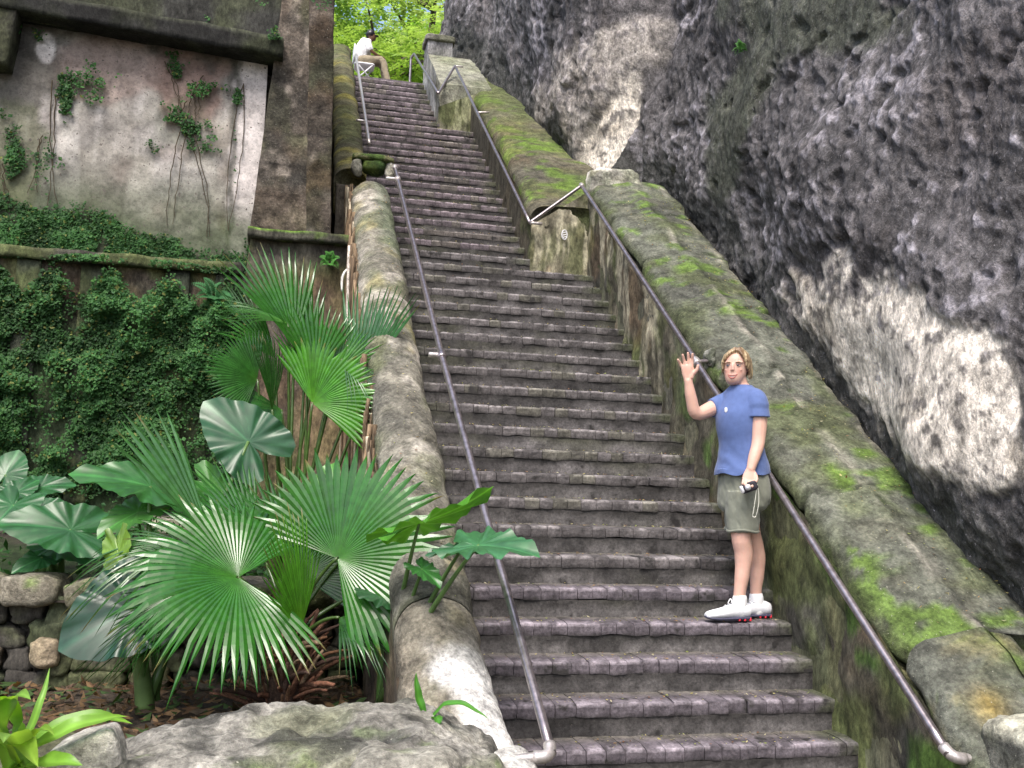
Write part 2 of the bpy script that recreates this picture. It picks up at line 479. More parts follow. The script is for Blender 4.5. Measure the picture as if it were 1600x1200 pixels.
# ------------------------------------------------------------------ staircase
stair = empty('staircase', (-1.0, 0, -0.18), 'long straight flight of worn brick steps climbing between two mossy parapets', 'staircase')
def step_bounds(k):
    if k <= 20: return -2.06, 0.02
    if k <= 36: return -2.32, -0.60
    return -2.32, -1.05
for k in range(-1, 45):
    x0, x1 = step_bounds(k)
    y, z = k * TREAD, k * RISE
    mb = MB()
    # riser body, a little behind the brick nosing
    rows = box(x0, x1, y + 0.0055, y + TREAD + 0.06, z - RISE - 0.02, z - 0.076, (44, 1, 5))
    V = rows[0]
    front = V[:, 1] < y + 0.02
    V[front, 1] += fbm(V[front], 5, 4, 200 + k) * 0.008
    tone = 1 + 0.6 * fbm(V, 3.2, 4, 210)
    cv = np.tile((0.100, 0.094, 0.092) if k < 9 else (0.106, 0.099, 0.099), (len(V), 1)) * tone[:, None]
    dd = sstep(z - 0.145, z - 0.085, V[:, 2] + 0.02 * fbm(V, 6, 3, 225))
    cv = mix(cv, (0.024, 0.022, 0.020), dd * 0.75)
    cv = mix(cv, (0.035, 0.033, 0.032), sstep(0.0, 0.7, fbm(V, 2.4, 4, 220)) * 0.8)
    cv = mix(cv, (0.075, 0.08, 0.045), sstep(0.1, 0.8, fbm(V, 1.7, 4, 230)) * (0.35 if 8 < k < 30 else 0.2))
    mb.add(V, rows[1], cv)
    x = x0 + rng.uniform(-0.08, 0)
    drift = rng.uniform(-0.004, 0.004)
    while x < x1:
        w = rng.uniform(0.092, 0.116)
        if rng.random() < 0.12: w *= 1.9
        xe = min(x + w, x1)
        xs0 = max(x, x0)
        if xe - xs0 > 0.02:
            j = 0.0018
            dy = rng.normal(0, 0.0025); dz = rng.normal(0, 0.0016) + drift * 0.6 - 0.002
            big = rng.random() < 0.05
            V, F = box(xs0 + j, xe - j, y + dy + (0.02 if big else 0), y + TREAD + 0.02, z - 0.078 + abs(dz), z + dz, (4, 3, 3))
            # worn round nose
            d = np.clip(1 - (V[:, 1] - y) / 0.022, 0, 1) * np.clip((V[:, 2] - z + 0.024) / 0.024, 0, 1)
            V[:, 2] -= d * 0.010
            V[:, 1] += d * 0.006
            e = np.minimum(V[:, 0] - xs0 - j, xe - j - V[:, 0])
            V[:, 2] -= (e < 0.004) * 0.002 * (V[:, 2] > z - 0.03)
            low_edge = V[:, 2] < z - 0.06
            V[low_edge, 2] += fbm(V[low_edge] + k * 7.7, 9, 3, 243) * 0.006
            V += np.stack([fbm(V, 22, 2, 240), fbm(V, 22, 2, 241), fbm(V, 22, 2, 242)], 1) * 0.0026
            t = rng.random()
            cb = np.array((0.128, 0.112, 0.126)) if k < 5 else (np.array((0.118, 0.108, 0.108)) if k < 22 else np.array((0.140, 0.116, 0.128)))
            cb = cb * rng.uniform(0.80, 1.16) * 0.86
            q0 = np.array([[xs0, y, z]])
            mg = float(fbm(q0, 1.5, 3, 260)[0])
            if k >= 6 and mg > 0.18 and t < 0.4: cb = cb * 0.6 + np.array((0.10, 0.10, 0.06)) * 0.36
            c = np.tile(cb, (len(V), 1)) * (1 + 0.35 * fbm(V, 9, 3, 261))[:, None]
            top = (V[:, 2] > z - 0.012) & (V[:, 1] < y + 0.05)
            c = np.where(top[:, None], c * 2.3 + 0.03, c)               # foot-polished edge
            back = sstep(y + 0.12, y + TREAD - 0.01, V[:, 1]) * (V[:, 2] > z - 0.02)
            c = mix(c, (0.165, 0.158, 0.115), back * 0.6)           # moss gathered at the back of the tread
            edge = np.maximum(sstep(x1 - 0.30, x1 - 0.02, V[:, 0]), sstep(x0 + 0.22, x0 + 0.02, V[:, 0])) * sstep(-0.6, 0.2, fbm(V, 7, 3, 263))
            c = mix(c, (0.055, 0.068, 0.026), edge * 0.7)
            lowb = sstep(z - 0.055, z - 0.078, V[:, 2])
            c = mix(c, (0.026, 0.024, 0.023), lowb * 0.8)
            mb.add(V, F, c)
        x += w
    o = mb.build('step', MAT['brick'], stair, False, stair.location)
# head landing slab
V, F = box(-2.4, -0.9, 44.55 * TREAD + 0.03, 11.6, 44.5 * RISE - 0.20, 44.5 * RISE - 0.005, (20, 8, 2))
mesh_obj('landing', V, F, MAT['brick'], stair, np.tile((0.14, 0.12, 0.13), (len(V), 1)), False, stair.location)

# ------------------------------------------------------------------ parapets
def moss_col(P, base, seed, moss=0.5, bright=0.0, lichen=0.2, dark=0.4, brown=0.0):
    c = np.tile(base, (len(P), 1)) * (1 + 0.35 * fbm(P, 2.2, 4, seed))[:, None]
    c = mix(c, (0.05, 0.05, 0.045), sstep(0.15, 0.7, fbm(P, 1.7, 5, seed + 3)) * dark)
    c = mix(c, (0.085, 0.105, 0.035), sstep(-0.1, 0.5, fbm(P, 2.4, 5, seed + 1)) * moss)
    if bright:
        mk = sstep(0.22, 0.50, fbm(P, 6.5, 5, seed + 2) * 0.8 + fbm(P, 1.5, 3, seed + 8) * 0.7)
        c = mix(c, (0.105, 0.185, 0.022), mk * bright)
    if lichen: c = mix(c, (0.36, 0.31, 0.14), sstep(0.4, 0.7, fbm(P, 3.8, 4, seed + 4)) * lichen)
    if brown: c = mix(c, (0.13, 0.085, 0.05), sstep(0.0, 0.6, fbm(P, 1.9, 4, seed + 5)) * brown)
    return c
def slope_sweep(profile, y0, y1, ny, xoff=None, hoff=None, amp=0.015, sc=5, seed=0, joints=(), endcap=True):
    """profile: closed or open list of (x, height above nosing line), swept up the stair slope"""
    pr = np.asarray(profile, float)
    ys = np.linspace(y0, y1, ny)
    n = len(pr)
    X = np.tile(pr[:, 0], (ny, 1)); H = np.tile(pr[:, 1], (ny, 1)); Y = np.tile(ys[:, None], (1, n))
    if xoff is not None: X = X + xoff(Y, X, H)
    if hoff is not None: H = H + hoff(Y, X, H)
    ctr = pr.mean(0)
    dirx = pr[:, 0] - ctr[0]; dirh = pr[:, 1] - ctr[1]
    L = np.hypot(dirx, dirh) + 1e-6
    P = np.stack([X.ravel(), Y.ravel(), (H + Y * SL).ravel()], 1)
    d = fbm(P, sc, 5, seed) * amp + fbm(P, 1.4, 2, seed + 9) * amp * 1.3
    for jy in joints:
        jj = jy + 0.03 * np.sin(P[:, 0] * 30)
        d = d - 0.028 * np.exp(-((P[:, 1] - jj) / 0.014) ** 2)
    P[:, 0] += d * np.tile(dirx / L, ny)
    P[:, 2] += d * np.tile(dirh / L, ny)
    F = [tuple(f) for f in gridfaces(ny, n)]
    if endcap:
        F.append(tuple(range(n))); F.append(tuple(range((ny - 1) * n, ny * n))[::-1])
    return P, F
def arc(cx, ch, rx, rh, a0, a1, n):
    a = np.radians(np.linspace(a0, a1, n))
    return [(cx + rx * math.cos(t), ch + rh * math.sin(t)) for t in a]
def face_grid(x0, x1, y0, y1, zlo, zhi, nu, nv, amp, sc, seed, axis=0):
    """vertical sheet; zlo/zhi functions of the running coordinate"""
    u = np.linspace(0, 1, nu); v = np.linspace(0, 1, nv)
    U_, V_ = np.meshgrid(u, v, indexing='ij')
    X = x0 + (x1 - x0) * U_; Y = y0 + (y1 - y0) * U_
    Z = zlo(X, Y) + (zhi(X, Y) - zlo(X, Y)) * V_
    P = np.stack([X.ravel(), Y.ravel(), Z.ravel()], 1)
    P[:, axis] += fbm(P, sc, 5, seed) * amp
    return P, [tuple(f) for f in gridfaces(nu, nv)]

# right parapet, lower flight
rp = empty('parapet_wall', (0.4, 2.0, 0.0), 'broad mossy parapet on the right of the lower flight, below the dark cliff', 'parapet wall')
prof_r = [(0.03, 0.70)] + arc(0.15, 0.72, 0.14, 0.15, 180, 95, 9) + [(0.22, 0.885), (0.30, 0.905), (0.38, 0.925), (0.43, 0.935), (0.47, 0.922), (0.55, 0.915), (0.63, 0.91), (0.70, 0.905), (0.76, 0.90), (0.82, 0.89), (0.84, 0.80), (0.84, 0.30)]
P, F = slope_sweep(prof_r, -0.42, 5.06, 260, amp=0.028, sc=4.5, seed=300, joints=(0.62, 1.75, 2.6, 3.5, 4.3))
P[:, 1] += fbm(P, 3, 3, 301) * 0.02
c = moss_col(P, (0.122, 0.128, 0.102), 310, 0.55, 0.75, 0.05, 0.6)
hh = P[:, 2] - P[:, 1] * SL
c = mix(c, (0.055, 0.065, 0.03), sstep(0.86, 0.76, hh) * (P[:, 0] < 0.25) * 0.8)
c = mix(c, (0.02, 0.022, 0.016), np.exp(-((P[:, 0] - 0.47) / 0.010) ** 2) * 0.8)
for jy in (0.62, 1.75, 2.6, 3.5, 4.3): c = mix(c, (0.02, 0.025, 0.014), np.exp(-((P[:, 1] - jy - 0.03 * np.sin(P[:, 0] * 30)) / 0.018) ** 2) * 0.85)
c = mix(c, (0.33, 0.31, 0.26), (np.exp(-((P[:, 0] - 0.43) / 0.02) ** 2) + np.exp(-((P[:, 0] - 0.80) / 0.03) ** 2)) * sstep(-0.2, 0.3, fbm(P, 5, 3, 305)) * 0.75)
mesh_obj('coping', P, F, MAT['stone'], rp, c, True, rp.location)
# rounded lower coping block
def xo(Y, X, H): return -0.018 * np.sin(np.clip((Y + 1.05) / 0.63, 0, 1) * math.pi) * (X < 0.4)
def ho(Y, X, H): return -0.55 * np.clip((-0.92 - Y) / 0.16, 0, 1) ** 2 * (H > 0.5) + 0.03 * np.clip((Y + 1.0) / 0.5, 0, 1)
P, F = slope_sweep([(a * 0.75 if a > 0.5 else a, h) for a, h in prof_r], -1.08, -0.425, 34, xo, ho, 0.018, 5, 320)
c = moss_col(P, (0.10, 0.105, 0.085), 330, 0.6, 0.55, 0.25, 0.4)
c = mix(c, (0.30, 0.22, 0.06), np.exp(-((P[:, 0] - 0.18) ** 2 + (P[:, 1] + 0.78) ** 2) / 0.006) * 0.8)
mesh_obj('coping_block', P, F, MAT['stone'], rp, c, True, rp.location)
# ledge stone at the side of the lower block
w = aty(1565, 1128, -0.95)
V, F = rounded_block((w[0] + 0.18, w[1] - 0.10, w[2] - 0.19), (0.26, 0.20, 0.20), 12, 7, 0.025, 5, 5)
c = moss_col(V, (0.14, 0.14, 0.12), 340, 0.4, 0.2, 0, 0.6)
c = mix(c, (0.45, 0.44, 0.35), sstep(w[2] - 0.06, w[2] - 0.02, V[:, 2]) * sstep(-0.5, -0.1, fbm(V, 4, 3, 345)))
mesh_obj('ledge_stone', V, F, MAT['stone'], rp, c, True, rp.location)
# inner face
P, F = face_grid(0.0, 0.0, -1.15, 5.08, lambda x, y: y * SL - 0.55, lambda x, y: y * SL + 0.73, 220, 46, 0.03, 3.5, 350)
c = moss_col(P, (0.085, 0.077, 0.056), 360, 0.75, 0.0, 0.06, 0.75, 0.5)
c = mix(c, (0.055, 0.11, 0.018), sstep(0.2, 0.55, fbm(P, 2.6, 5, 365)) * 0.85 * sstep(3.5, 1.5, P[:, 1]))
hh = P[:, 2] - P[:, 1] * SL
streak = sstep(0.2, 0.6, fbm(P * np.array([1, 5, 0.9]), 1.5, 4, 366)) * sstep(2.2, 3.4, P[:, 1])
c = mix(c, (0.36, 0.33, 0.24), streak * 0.75)
mesh_obj('inner_face', P, F, MAT['dark_stone'], rp, c, True, rp.location)
# body under the coping down to the ground
V, F = box(0.012, 0.80, -1.10, 5.0, -0.25, 3.0, (1, 40, 1))
top = V[:, 2] > 1
V[top, 2] = V[top, 1] * SL + 0.66
mesh_obj('wall_core', V, F, MAT['dark_stone'], rp, moss_col(V, (0.1, 0.095, 0.075), 370), False, rp.location)
# head block of the lower parapet
w = atx(955, 280, 0.25)
V, F = rounded_block((0.28, 5.06, 5.06 * SL + 0.85), (0.28, 0.12, 0.16), 12, 6, 0.03, 6, 7)
c = moss_col(V, (0.30, 0.29, 0.25), 375, 0.3, 0.2, 0.2, 0.4)
c = mix(c, (0.66, 0.63, 0.56), sstep(0.0, 0.3, fbm(V, 6, 3, 377)) * (V[:, 0] < 0.2))
mesh_obj('head_block', V, F, MAT['stone'], rp, c, True, rp.location)

# right parapet, upper flight
rp2 = empty('parapet_wall', (-0.35, 7.0, 4.5), 'green-topped parapet on the right of the upper flight, stepping in above the lower one', 'parapet wall')
prof_r2 = [(-0.62, 0.36)] + arc(-0.47, 0.42, 0.15, 0.16, 180, 90, 8) + [(-0.40, 0.585), (-0.30, 0.595), (-0.2, 0.60), (-0.12, 0.605), (0.0, 0.60), (0.3, 0.60), (0.85, 0.60), (0.85, 0.1)]
P, F = slope_sweep(prof_r2, 5.0, 10.0, 150, lambda Y, X, H: 0.07 * (Y - 4.6) / 5 * (X < -0.3), lambda Y, X, H: -0.10 * sstep(7, 10, Y), 0.02, 4.5, 400, joints=(5.5, 6.6, 7.7, 8.8))
c = moss_col(P, (0.10, 0.092, 0.065), 410, 0.6, 0.75, 0.15, 0.5, 0.25)
c = mix(c, (0.09, 0.12, 0.03), sstep(7, 9, P[:, 1]) * 0.6)
mesh_obj('coping', P, F, MAT['stone'], rp2, c, True, rp2.location)
P, F = face_grid(-0.61, -0.56, 4.99, 10.0, lambda x, y: y * SL - 0.5, lambda x, y: y * SL + 0.42 - 0.1 * sstep(7, 10, y), 180, 36, 0.03, 3.5, 420)
c = moss_col(P, (0.07, 0.062, 0.045), 430, 0.7, 0.0, 0.05, 0.7, 0.5)
mesh_obj('inner_face', P, F, MAT['dark_stone'], rp2, c, True, rp2.location)
# its streaked end, seen above the last wide step
ea = aty(833, 352, 4.97); eb = aty(907, 294, 5.0)
P, F = face_grid(-0.63, 0.03, 4.97, 5.01, lambda x, y: 0 * x + 3.2, lambda x, y: ea[2] + (x + 0.63) / 0.66 * (eb[2] - ea[2]), 60, 60, 0.02, 4, 440, 1)
c = moss_col(P, (0.17, 0.155, 0.11), 450, 0.5, 0.0, 0.1, 0.4, 0.3)
st = sstep(-0.1, 0.5, fbm(P * np.array([8, 1, 1.0]), 1.6, 4, 455))
c = mix(c, (0.40, 0.37, 0.27), st * 0.75 * sstep(3.3, 3.7, P[:, 2]))
c = mix(c, (0.20, 0.12, 0.05), sstep(0.3, 0.6, fbm(P, 3, 4, 456)) * 0.6)
mesh_obj('end_face', P, F, MAT['dark_stone'], rp2, c, True, rp2.location)
V, F = box(-0.60, 0.9, 5.05, 9.95, 2.5, 4.0, (2, 24, 1))
top = V[:, 2] > 3.3
V[top, 2] = V[top, 1] * SL + 0.30
V[~top, 2] = V[~top, 1] * SL - 1.0
mesh_obj('wall_core', V, F, MAT['dark_stone'], rp2, np.tile((0.07, 0.065, 0.05), (len(V), 1)), False, rp2.location)
# small round drain grille in that end
dg = empty('drain_grille', aty(882, 367, 4.94), 'small oval white drain grille set in the streaked wall end', 'grille')
mbx = MB(); a = np.linspace(0, 2 * math.pi, 24)
V, F = tube(np.stack([0.028 * np.cos(a), np.zeros(24), 0.05 * np.sin(a)], 1), 0.007, 8, False); mbx.add(V, F)
MAT['grille'] = plain_mat('grille_metal', (0.62, 0.62, 0.64), 0.5, 0.2)
mbx.build('ring', MAT['grille'], dg, usecol=False)
for q in (-0.024, 0.0, 0.024):
    V, F = tube(np.array([(-0.024, 0, q - 0.008), (0.024, 0, q + 0.008)]), 0.006, 6)
    mesh_obj('bar', V, F, MAT['grille'], dg)

# wall and pier near the head of the stairs
rp3 = empty('parapet_wall', (-0.85, 10.0, 7.0), 'short pale wall with a square capped pier beside the top steps', 'parapet wall')
P, F = face_grid(-1.07, -1.07, 8.85, 10.75, lambda x, y: y * SL - 0.5, lambda x, y: y * SL + 0.28 + 0.30 * sstep(9.1, 9.4, y), 60, 26, 0.012, 4, 460)
mesh_obj('inner_face', P, F, MAT['dark_stone'], rp3, moss_col(P, (0.27, 0.27, 0.26), 465, 0.35, 0, 0.1, 0.4), True, rp3.location)
P, F = face_grid(-1.08, -0.5, 8.86, 8.90, lambda x, y: 0 * x + 5.9, lambda x, y: 6.62 + (x + 1.08) * 0.5, 40, 30, 0.015, 4, 467, 1)
c = moss_col(P, (0.16, 0.155, 0.10), 468, 0.7, 0, 0.1, 0.5)
c = mix(c, (0.32, 0.33, 0.2), sstep(0, 0.5, fbm(P * np.array([9, 1, 1]), 1.5, 3, 469)) * 0.7)
mesh_obj('end_face', P, F, MAT['dark_stone'], rp3, c, True, rp3.location)
V, F = box(-1.06, -0.30, 8.93, 10.4, 5.8, 7.2, (4, 10, 4))
top = V[:, 2] > 7.1
V[top, 2] = V[top, 1] * SL + 0.55
mesh_obj('wall_top', V, F, MAT['stone'], rp3, moss_col(V, (0.25, 0.25, 0.2), 470, 0.4, 0.1, 0.1, 0.3), False, rp3.location)
pw = aty(667, 130, 10.45)
V, F = box(-1.06, -0.66, 10.42, 10.82, 7.2, 8.30, (6, 6, 12))
V[:, 1] += fbm(V, 5, 3, 471) * 0.008
mesh_obj('pier', V, F, MAT['dark_stone'], rp3, moss_col(V, (0.24, 0.235, 0.24), 472, 0.2, 0, 0, 0.4), False, rp3.location)
V, F = rounded_block((-0.86, 10.62, 8.35), (0.245, 0.245, 0.055), 8, 8, 0.01, 6, 3)
mesh_obj('pier_cap', V, F, MAT['stone'], rp3, moss_col(V, (0.2, 0.19, 0.17), 474, 0.4, 0, 0, 0.4), True, rp3.location)

# left parapet, lower flight
lp = empty('parapet_wall', (-2.24, 2.4, 0.0), 'round-topped lichen-stained parapet on the left, plastered white at its foot', 'parapet wall')
prof_l = [(-2.435, 0.05), (-2.435, 0.26)] + arc(-2.235, 0.29, 0.205, 0.20, 172, 8, 18) + [(-2.035, 0.26), (-2.035, 0.0)]
def xol(Y, X, H):
    t = np.clip((0.15 - Y) / 0.85, 0, 1)
    return 0.13 * t ** 1.6 * (X > -2.24) + 0.012 * np.sin(np.clip((0.30 - Y) / 0.9, 0, 1) * math.pi) * np.sign(X + 2.235)
def hol(Y, X, H):
    return -0.26 * np.clip((-0.45 - Y) / 0.40, 0, 1) ** 2 * (H > 0.2)
P, F = slope_sweep(prof_l, -0.86, 0.283, 70, xol, hol, 0.013, 8, 520, joints=())
c = moss_col(P, (0.23, 0.21, 0.165), 510, 0.55, 0, 0.2, 0.6, 0.2)
plas = sstep(-0.1, 0.25, fbm(P, 2.2, 4, 515) * 0.8 + (P[:, 0] + 2.16) * 3.0 + (-0.05 - P[:, 1]) * 1.0)
c = mix(c, (0.66, 0.65, 0.63), plas * sstep(0.2, -0.15, P[:, 1]))
mesh_obj('coping_block', P, F, MAT['stone'], lp, c, True, lp.location)
P, F = slope_sweep(prof_l, 0.29, 5.42, 220, lambda Y, X, H: -0.02 * sstep(0.5, 3.5, Y) + 0.0 * X, None, 0.013, 8, 520, joints=(1.55, 2.45, 3.3, 4.2))
c = moss_col(P, (0.195, 0.185, 0.15), 530, 0.55, 0, 0.35, 0.55)
c = mix(c, (0.42, 0.39, 0.34), sstep(0.25, 0.6, fbm(P, 3.1, 5, 535)) * 0.7)
c = mix(c, (0.04, 0.042, 0.03), np.exp(-((P[:, 1] - 0.42) / 0.16) ** 2) * sstep(-0.2, 0.4, fbm(P, 3, 3, 536)) * 0.75)
c = mix(c, (0.10, 0.13, 0.085), sstep(3.6, 4.4, P[:, 1]) * sstep(-2.30, -2.16, P[:, 0]) * 0.6)
mesh_obj('coping', P, F, MAT['stone'], lp, c, True, lp.location)
P, F = face_grid(-2.43, -2.45, -0.80, 5.5, lambda x, y: 0 * y - 0.25, lambda x, y: y * SL + 0.28, 160, 60, 0.02, 3, 540)
c = moss_col(P, (0.11, 0.085, 0.06), 545, 0.4, 0, 0.05, 0.7, 0.7)
mesh_obj('outer_face', P, F, MAT['dark_stone'], lp, c, True, lp.location)
V, F = box(-2.41, -2.05, -0.6, 5.4, -0.25, 2.0, (1, 30, 1))
top = V[:, 2] > 1
V[top, 2] = V[top, 1] * SL + 0.24
mesh_obj('wall_core', V, F, MAT['dark_stone'], lp, np.tile((0.08, 0.07, 0.055), (len(V), 1)), False, lp.location)
V, F = rounded_block((-2.24, -0.80, 0.0), (0.27, 0.20, 0.20), 12, 5, 0.03, 5, 9)
c = moss_col(V, (0.30, 0.28, 0.24), 548, 0.4, 0, 0.1, 0.5)
c = mix(c, (0.55, 0.54, 0.51), sstep(-0.2, 0.2, fbm(V, 4, 3, 549) + (V[:, 0] + 2.15) * 2) * sstep(0.08, 0.16, V[:, 2]))
mesh_obj('foot_stone', V, F, MAT['stone'], lp, c, True, lp.location)
# moss-covered scroll block at its head
yb = 5.50
V, F = rounded_block((-2.235, yb, yb * SL + 0.60), (0.13, 0.11, 0.07), 10, 3, 0.02, 8, 11)
mesh_obj('head_block', V, F, MAT['stone'], lp, mix(np.tile((0.04, 0.075, 0.02), (len(V), 1)), (0.09, 0.13, 0.03), sstep(-0.3, 0.4, fbm(V, 9, 3, 551))), True, lp.location)
V, F = rounded_block((-2.235, yb, yb * SL + 0.685), (0.22, 0.13, 0.035), 10, 4, 0.012, 8, 12)
mesh_obj('head_block', V, F, MAT['stone'], lp, mix(np.tile((0.06, 0.10, 0.025), (len(V), 1)), (0.2, 0.2, 0.1), sstep(0, 0.4, fbm(V, 9, 3, 552))), True, lp.location)
for s in (-1, 1):
    V, F = rounded_block((-2.235 + s * 0.17, yb - 0.04, yb * SL + 0.57), (0.055, 0.07, 0.085), 8, 2.6, 0.02, 9, 13 + s)
    mesh_obj('scroll', V, F, MAT['stone'], lp, moss_col(V, (0.33, 0.32, 0.27), 553, 0.4, 0, 0.1, 0.4), True, lp.location)

# left parapet, upper flight
lp2 = empty('parapet_wall', (-2.45, 8.0, 4.0), 'narrow yellow-mossed parapet on the left of the upper flight', 'parapet wall')
prof_l2 = [(-2.62, 0.0), (-2.62, 0.36)] + arc(-2.45, 0.38, 0.17, 0.13, 172, 8, 12) + [(-2.28, 0.36), (-2.28, -0.2)]
P, F = slope_sweep(prof_l2, 5.64, 10.5, 110, lambda Y, X, H: 0.02 * (Y - 5.6) / 5, None, 0.015, 5, 560, joints=(6.5, 7.5, 8.5, 9.5))
c = moss_col(P, (0.11, 0.105, 0.06), 570, 0.55, 0, 0.15, 0.4)
c = mix(c, (0.25, 0.23, 0.05), sstep(0.0, 0.7, fbm(P * np.array([1, 2.5, 1]), 2.2, 4, 575)) * 0.75)
mesh_obj('coping', P, F, MAT['stone'], lp2, c, True, lp2.location)
P, F = face_grid(-2.61, -2.61, 5.5, 10.5, lambda x, y: 0 * y + 1.0, lambda x, y: y * SL + 0.37, 80, 60, 0.015, 3, 580)
mesh_obj('outer_face', P, F, MAT['dark_stone'], lp2, moss_col(P, (0.08, 0.065, 0.05), 585, 0.4, 0, 0.05, 0.6, 0.5), True, lp2.location)
V, F = box(-2.60, -2.30, 5.6, 10.5, 1.0, 2.0, (1, 20, 1))
top = V[:, 2] > 1.5
V[top, 2] = V[top, 1] * SL + 0.33
mesh_obj('wall_core', V, F, MAT['dark_stone'], lp2, np.tile((0.08, 0.07, 0.055), (len(V), 1)), False, lp2.location)

# ------------------------------------------------------------------ handrails
def sp(x, y, h, X): return np.array([X, y, y * SL + h])
def rail_obj(name, pts, parent, r=0.021, m='rail', n=24):
    P = []
    for a, b in zip(pts[:-1], pts[1:]):
        P += [np.asarray(a) + (np.asarray(b) - np.asarray(a)) * t for t in np.linspace(0, 1, n, endpoint=False)]
    P.append(np.asarray(pts[-1]))
    V, F = tube(P, r, 14)
    return mesh_obj(name, V, F, MAT[m], parent, None, True, parent.location)
def collar(p, d, parent, r=0.030, l=0.035, m='rail_bare'):
    p = np.asarray(p, float); d = np.asarray(d, float); d = d / np.linalg.norm(d)
    q = np.array([-l, -l * 0.9, -l * 0.6, 0, l * 0.6, l * 0.9, l])
    R = np.array([r * 0.75, r * 0.95, r, r, r, r * 0.95, r * 0.75])
    V, F = tube([p + d * t for t in q], R, 14)
    return mesh_obj('collar', V, F, MAT[m], parent, None, True, parent.location)
def elbow(pts, parent, r=0.027, m='rail_bare'):
    V, F = tube(bez(*pts, n=10), r, 14)
    return mesh_obj('elbow', V, F, MAT[m], parent, None, True, parent.location)
def flange(p, d, parent, r=0.05, m='rail_bare'):
    p = np.asarray(p, float); d = np.asarray(d, float)
    V, F = tube([p, p + d * 0.008, p + d * 0.014], [r, r, r * 0.7], 18)
    return mesh_obj('flange', V, F, MAT[m], parent, None, True, parent.location)

UPV = np.array([0, TREAD, RISE]) / math.hypot(TREAD, RISE)
hr = empty('handrail', (-0.1, 2.0, 2.0), 'long grey pipe handrail along the lower right parapet, behind the woman', 'handrail')
a = atx(1483, 1180, -0.10); bt = atx(1088, 565, -0.10); b = atx(909, 290, -0.10)
c3 = aty(828, 348, 4.86)
rail_obj('pipe', [a, bt, b], hr)
rail_obj('pipe', [b, c3], hr, 0.018)
elbow([a + UPV * 0.05, a - UPV * 0.02, a + np.array([0.07, -0.01, -0.015])], hr)
rail_obj('bracket', [a + np.array([0.05, -0.008, -0.01]), a + np.array([0.12, -0.01, -0.015])], hr, 0.020, 'rail_bare', 3)
collar(bt, UPV, hr)
rail_obj('bracket', [bt, bt + np.array([0.12, 0, 0.012])], hr, 0.016, 'rail', 4)
collar(b, UPV, hr, 0.026, 0.03)
flange(bt + np.array([0.115, 0, 0.012]), np.array([-1, 0, 0]), hr, 0.04)
# pale cement patch round the bracket: part of the parapet
V, F = rounded_block((0.02, bt[1] + 0.02, bt[2] + 0.0), (0.035, 0.075, 0.10), 12, 2.6, 0.035, 11, 15)
mesh_obj('cement_patch', V, F, MAT['stone'], rp, mix(np.tile((0.25, 0.25, 0.22), (len(V), 1)), (0.10, 0.11, 0.08), sstep(-0.2, 0.4, fbm(V, 9, 4, 398))), True, rp.location)

hr2 = empty('handrail', (-0.74, 7.0, 5.5), 'brown pipe handrail along the right of the upper flight', 'handrail')
d3 = aty(711, 103, 9.3); d3[0] = max(min(d3[0], -0.7), -0.8)
rail_obj('pipe', [c3, d3], hr2, 0.018)
m2 = c3 + (d3 - c3) * 0.62
rail_obj('bracket', [m2, m2 + np.array([0.16, 0, 0.02])], hr2, 0.014, 'rail_bare', 3)
rail_obj('bracket', [c3, c3 + np.array([0.13, 0.0, 0.0])], hr2, 0.016, 'rail_bare', 3)
rail_obj('bracket', [d3, d3 + np.array([0.12, 0, 0])], hr2, 0.014, 'rail_bare', 3)
e3 = aty(685, 146, 8.7)
rail_obj('pipe', [d3, e3], hr2, 0.018)
hr3 = empty('handrail', tuple(e3), 'thin dark handrail with an end post at the head of the stairs', 'handrail')
f3 = aty(647, 84, 10.7)
rail_obj('pipe', [e3, f3], hr3, 0.018)
g3 = aty(642, 92, 10.75); h3 = g3.copy(); h3[2] = 7.65
rail_obj('post', [f3, g3, h3], hr3, 0.020)

hl = empty('handrail', (-1.95, 2.0, 2.0), 'long purple-grey pipe handrail along the lower left parapet', 'handrail')
def slope_at(x, y, off):
    d = ray(x, y); n = np.array([0, -SL, 1.0])
    return CAM + d * ((off - n @ CAM) / (n @ d))
la = slope_at(862, 1178, 0.74); lm = slope_at(690, 555, 0.77); lb = slope_at(617, 262, 0.72)
rail_obj('pipe', [la, lm, lb], hl, 0.0215)
elbow([la + UPV * 0.05, la - UPV * 0.03, la + np.array([-0.08, 0.0, -0.01])], hl)
rail_obj('bracket', [la + np.array([-0.05, 0, -0.008]), la + np.array([-0.16, 0, -0.02])], hl, 0.021, 'rail_bare', 3)
collar(lm, UPV, hl, 0.032, 0.04, 'rail')
rail_obj('bracket', [lm, lm + np.array([-0.09, 0.0, 0.0])], hl, 0.018, 'rail_bare', 4)
lu = lb + (lm - lb) * 0.09
collar(lu, UPV, hl, 0.030, 0.035)
rail_obj('bracket', [lu, lu + np.array([-0.12, 0, 0])], hl, 0.018, 'rail_bare', 3)
collar(lb, UPV, hl, 0.028, 0.03)
hl2 = empty('handrail', (-2.2, 7.0, 5.5), 'thin pale handrail along the left of the upper flight', 'handrail')
ua = slope_at(577, 224, 0.62); ub = slope_at(556, 85, 0.62)
rail_obj('pipe', [ua, ub], hl2, 0.019, 'rail_bare')
um = ua + (ub - ua) * 0.2
rail_obj('bracket', [um, um + np.array([-0.12, 0, 0])], hl2, 0.015, 'rail_bare', 3)

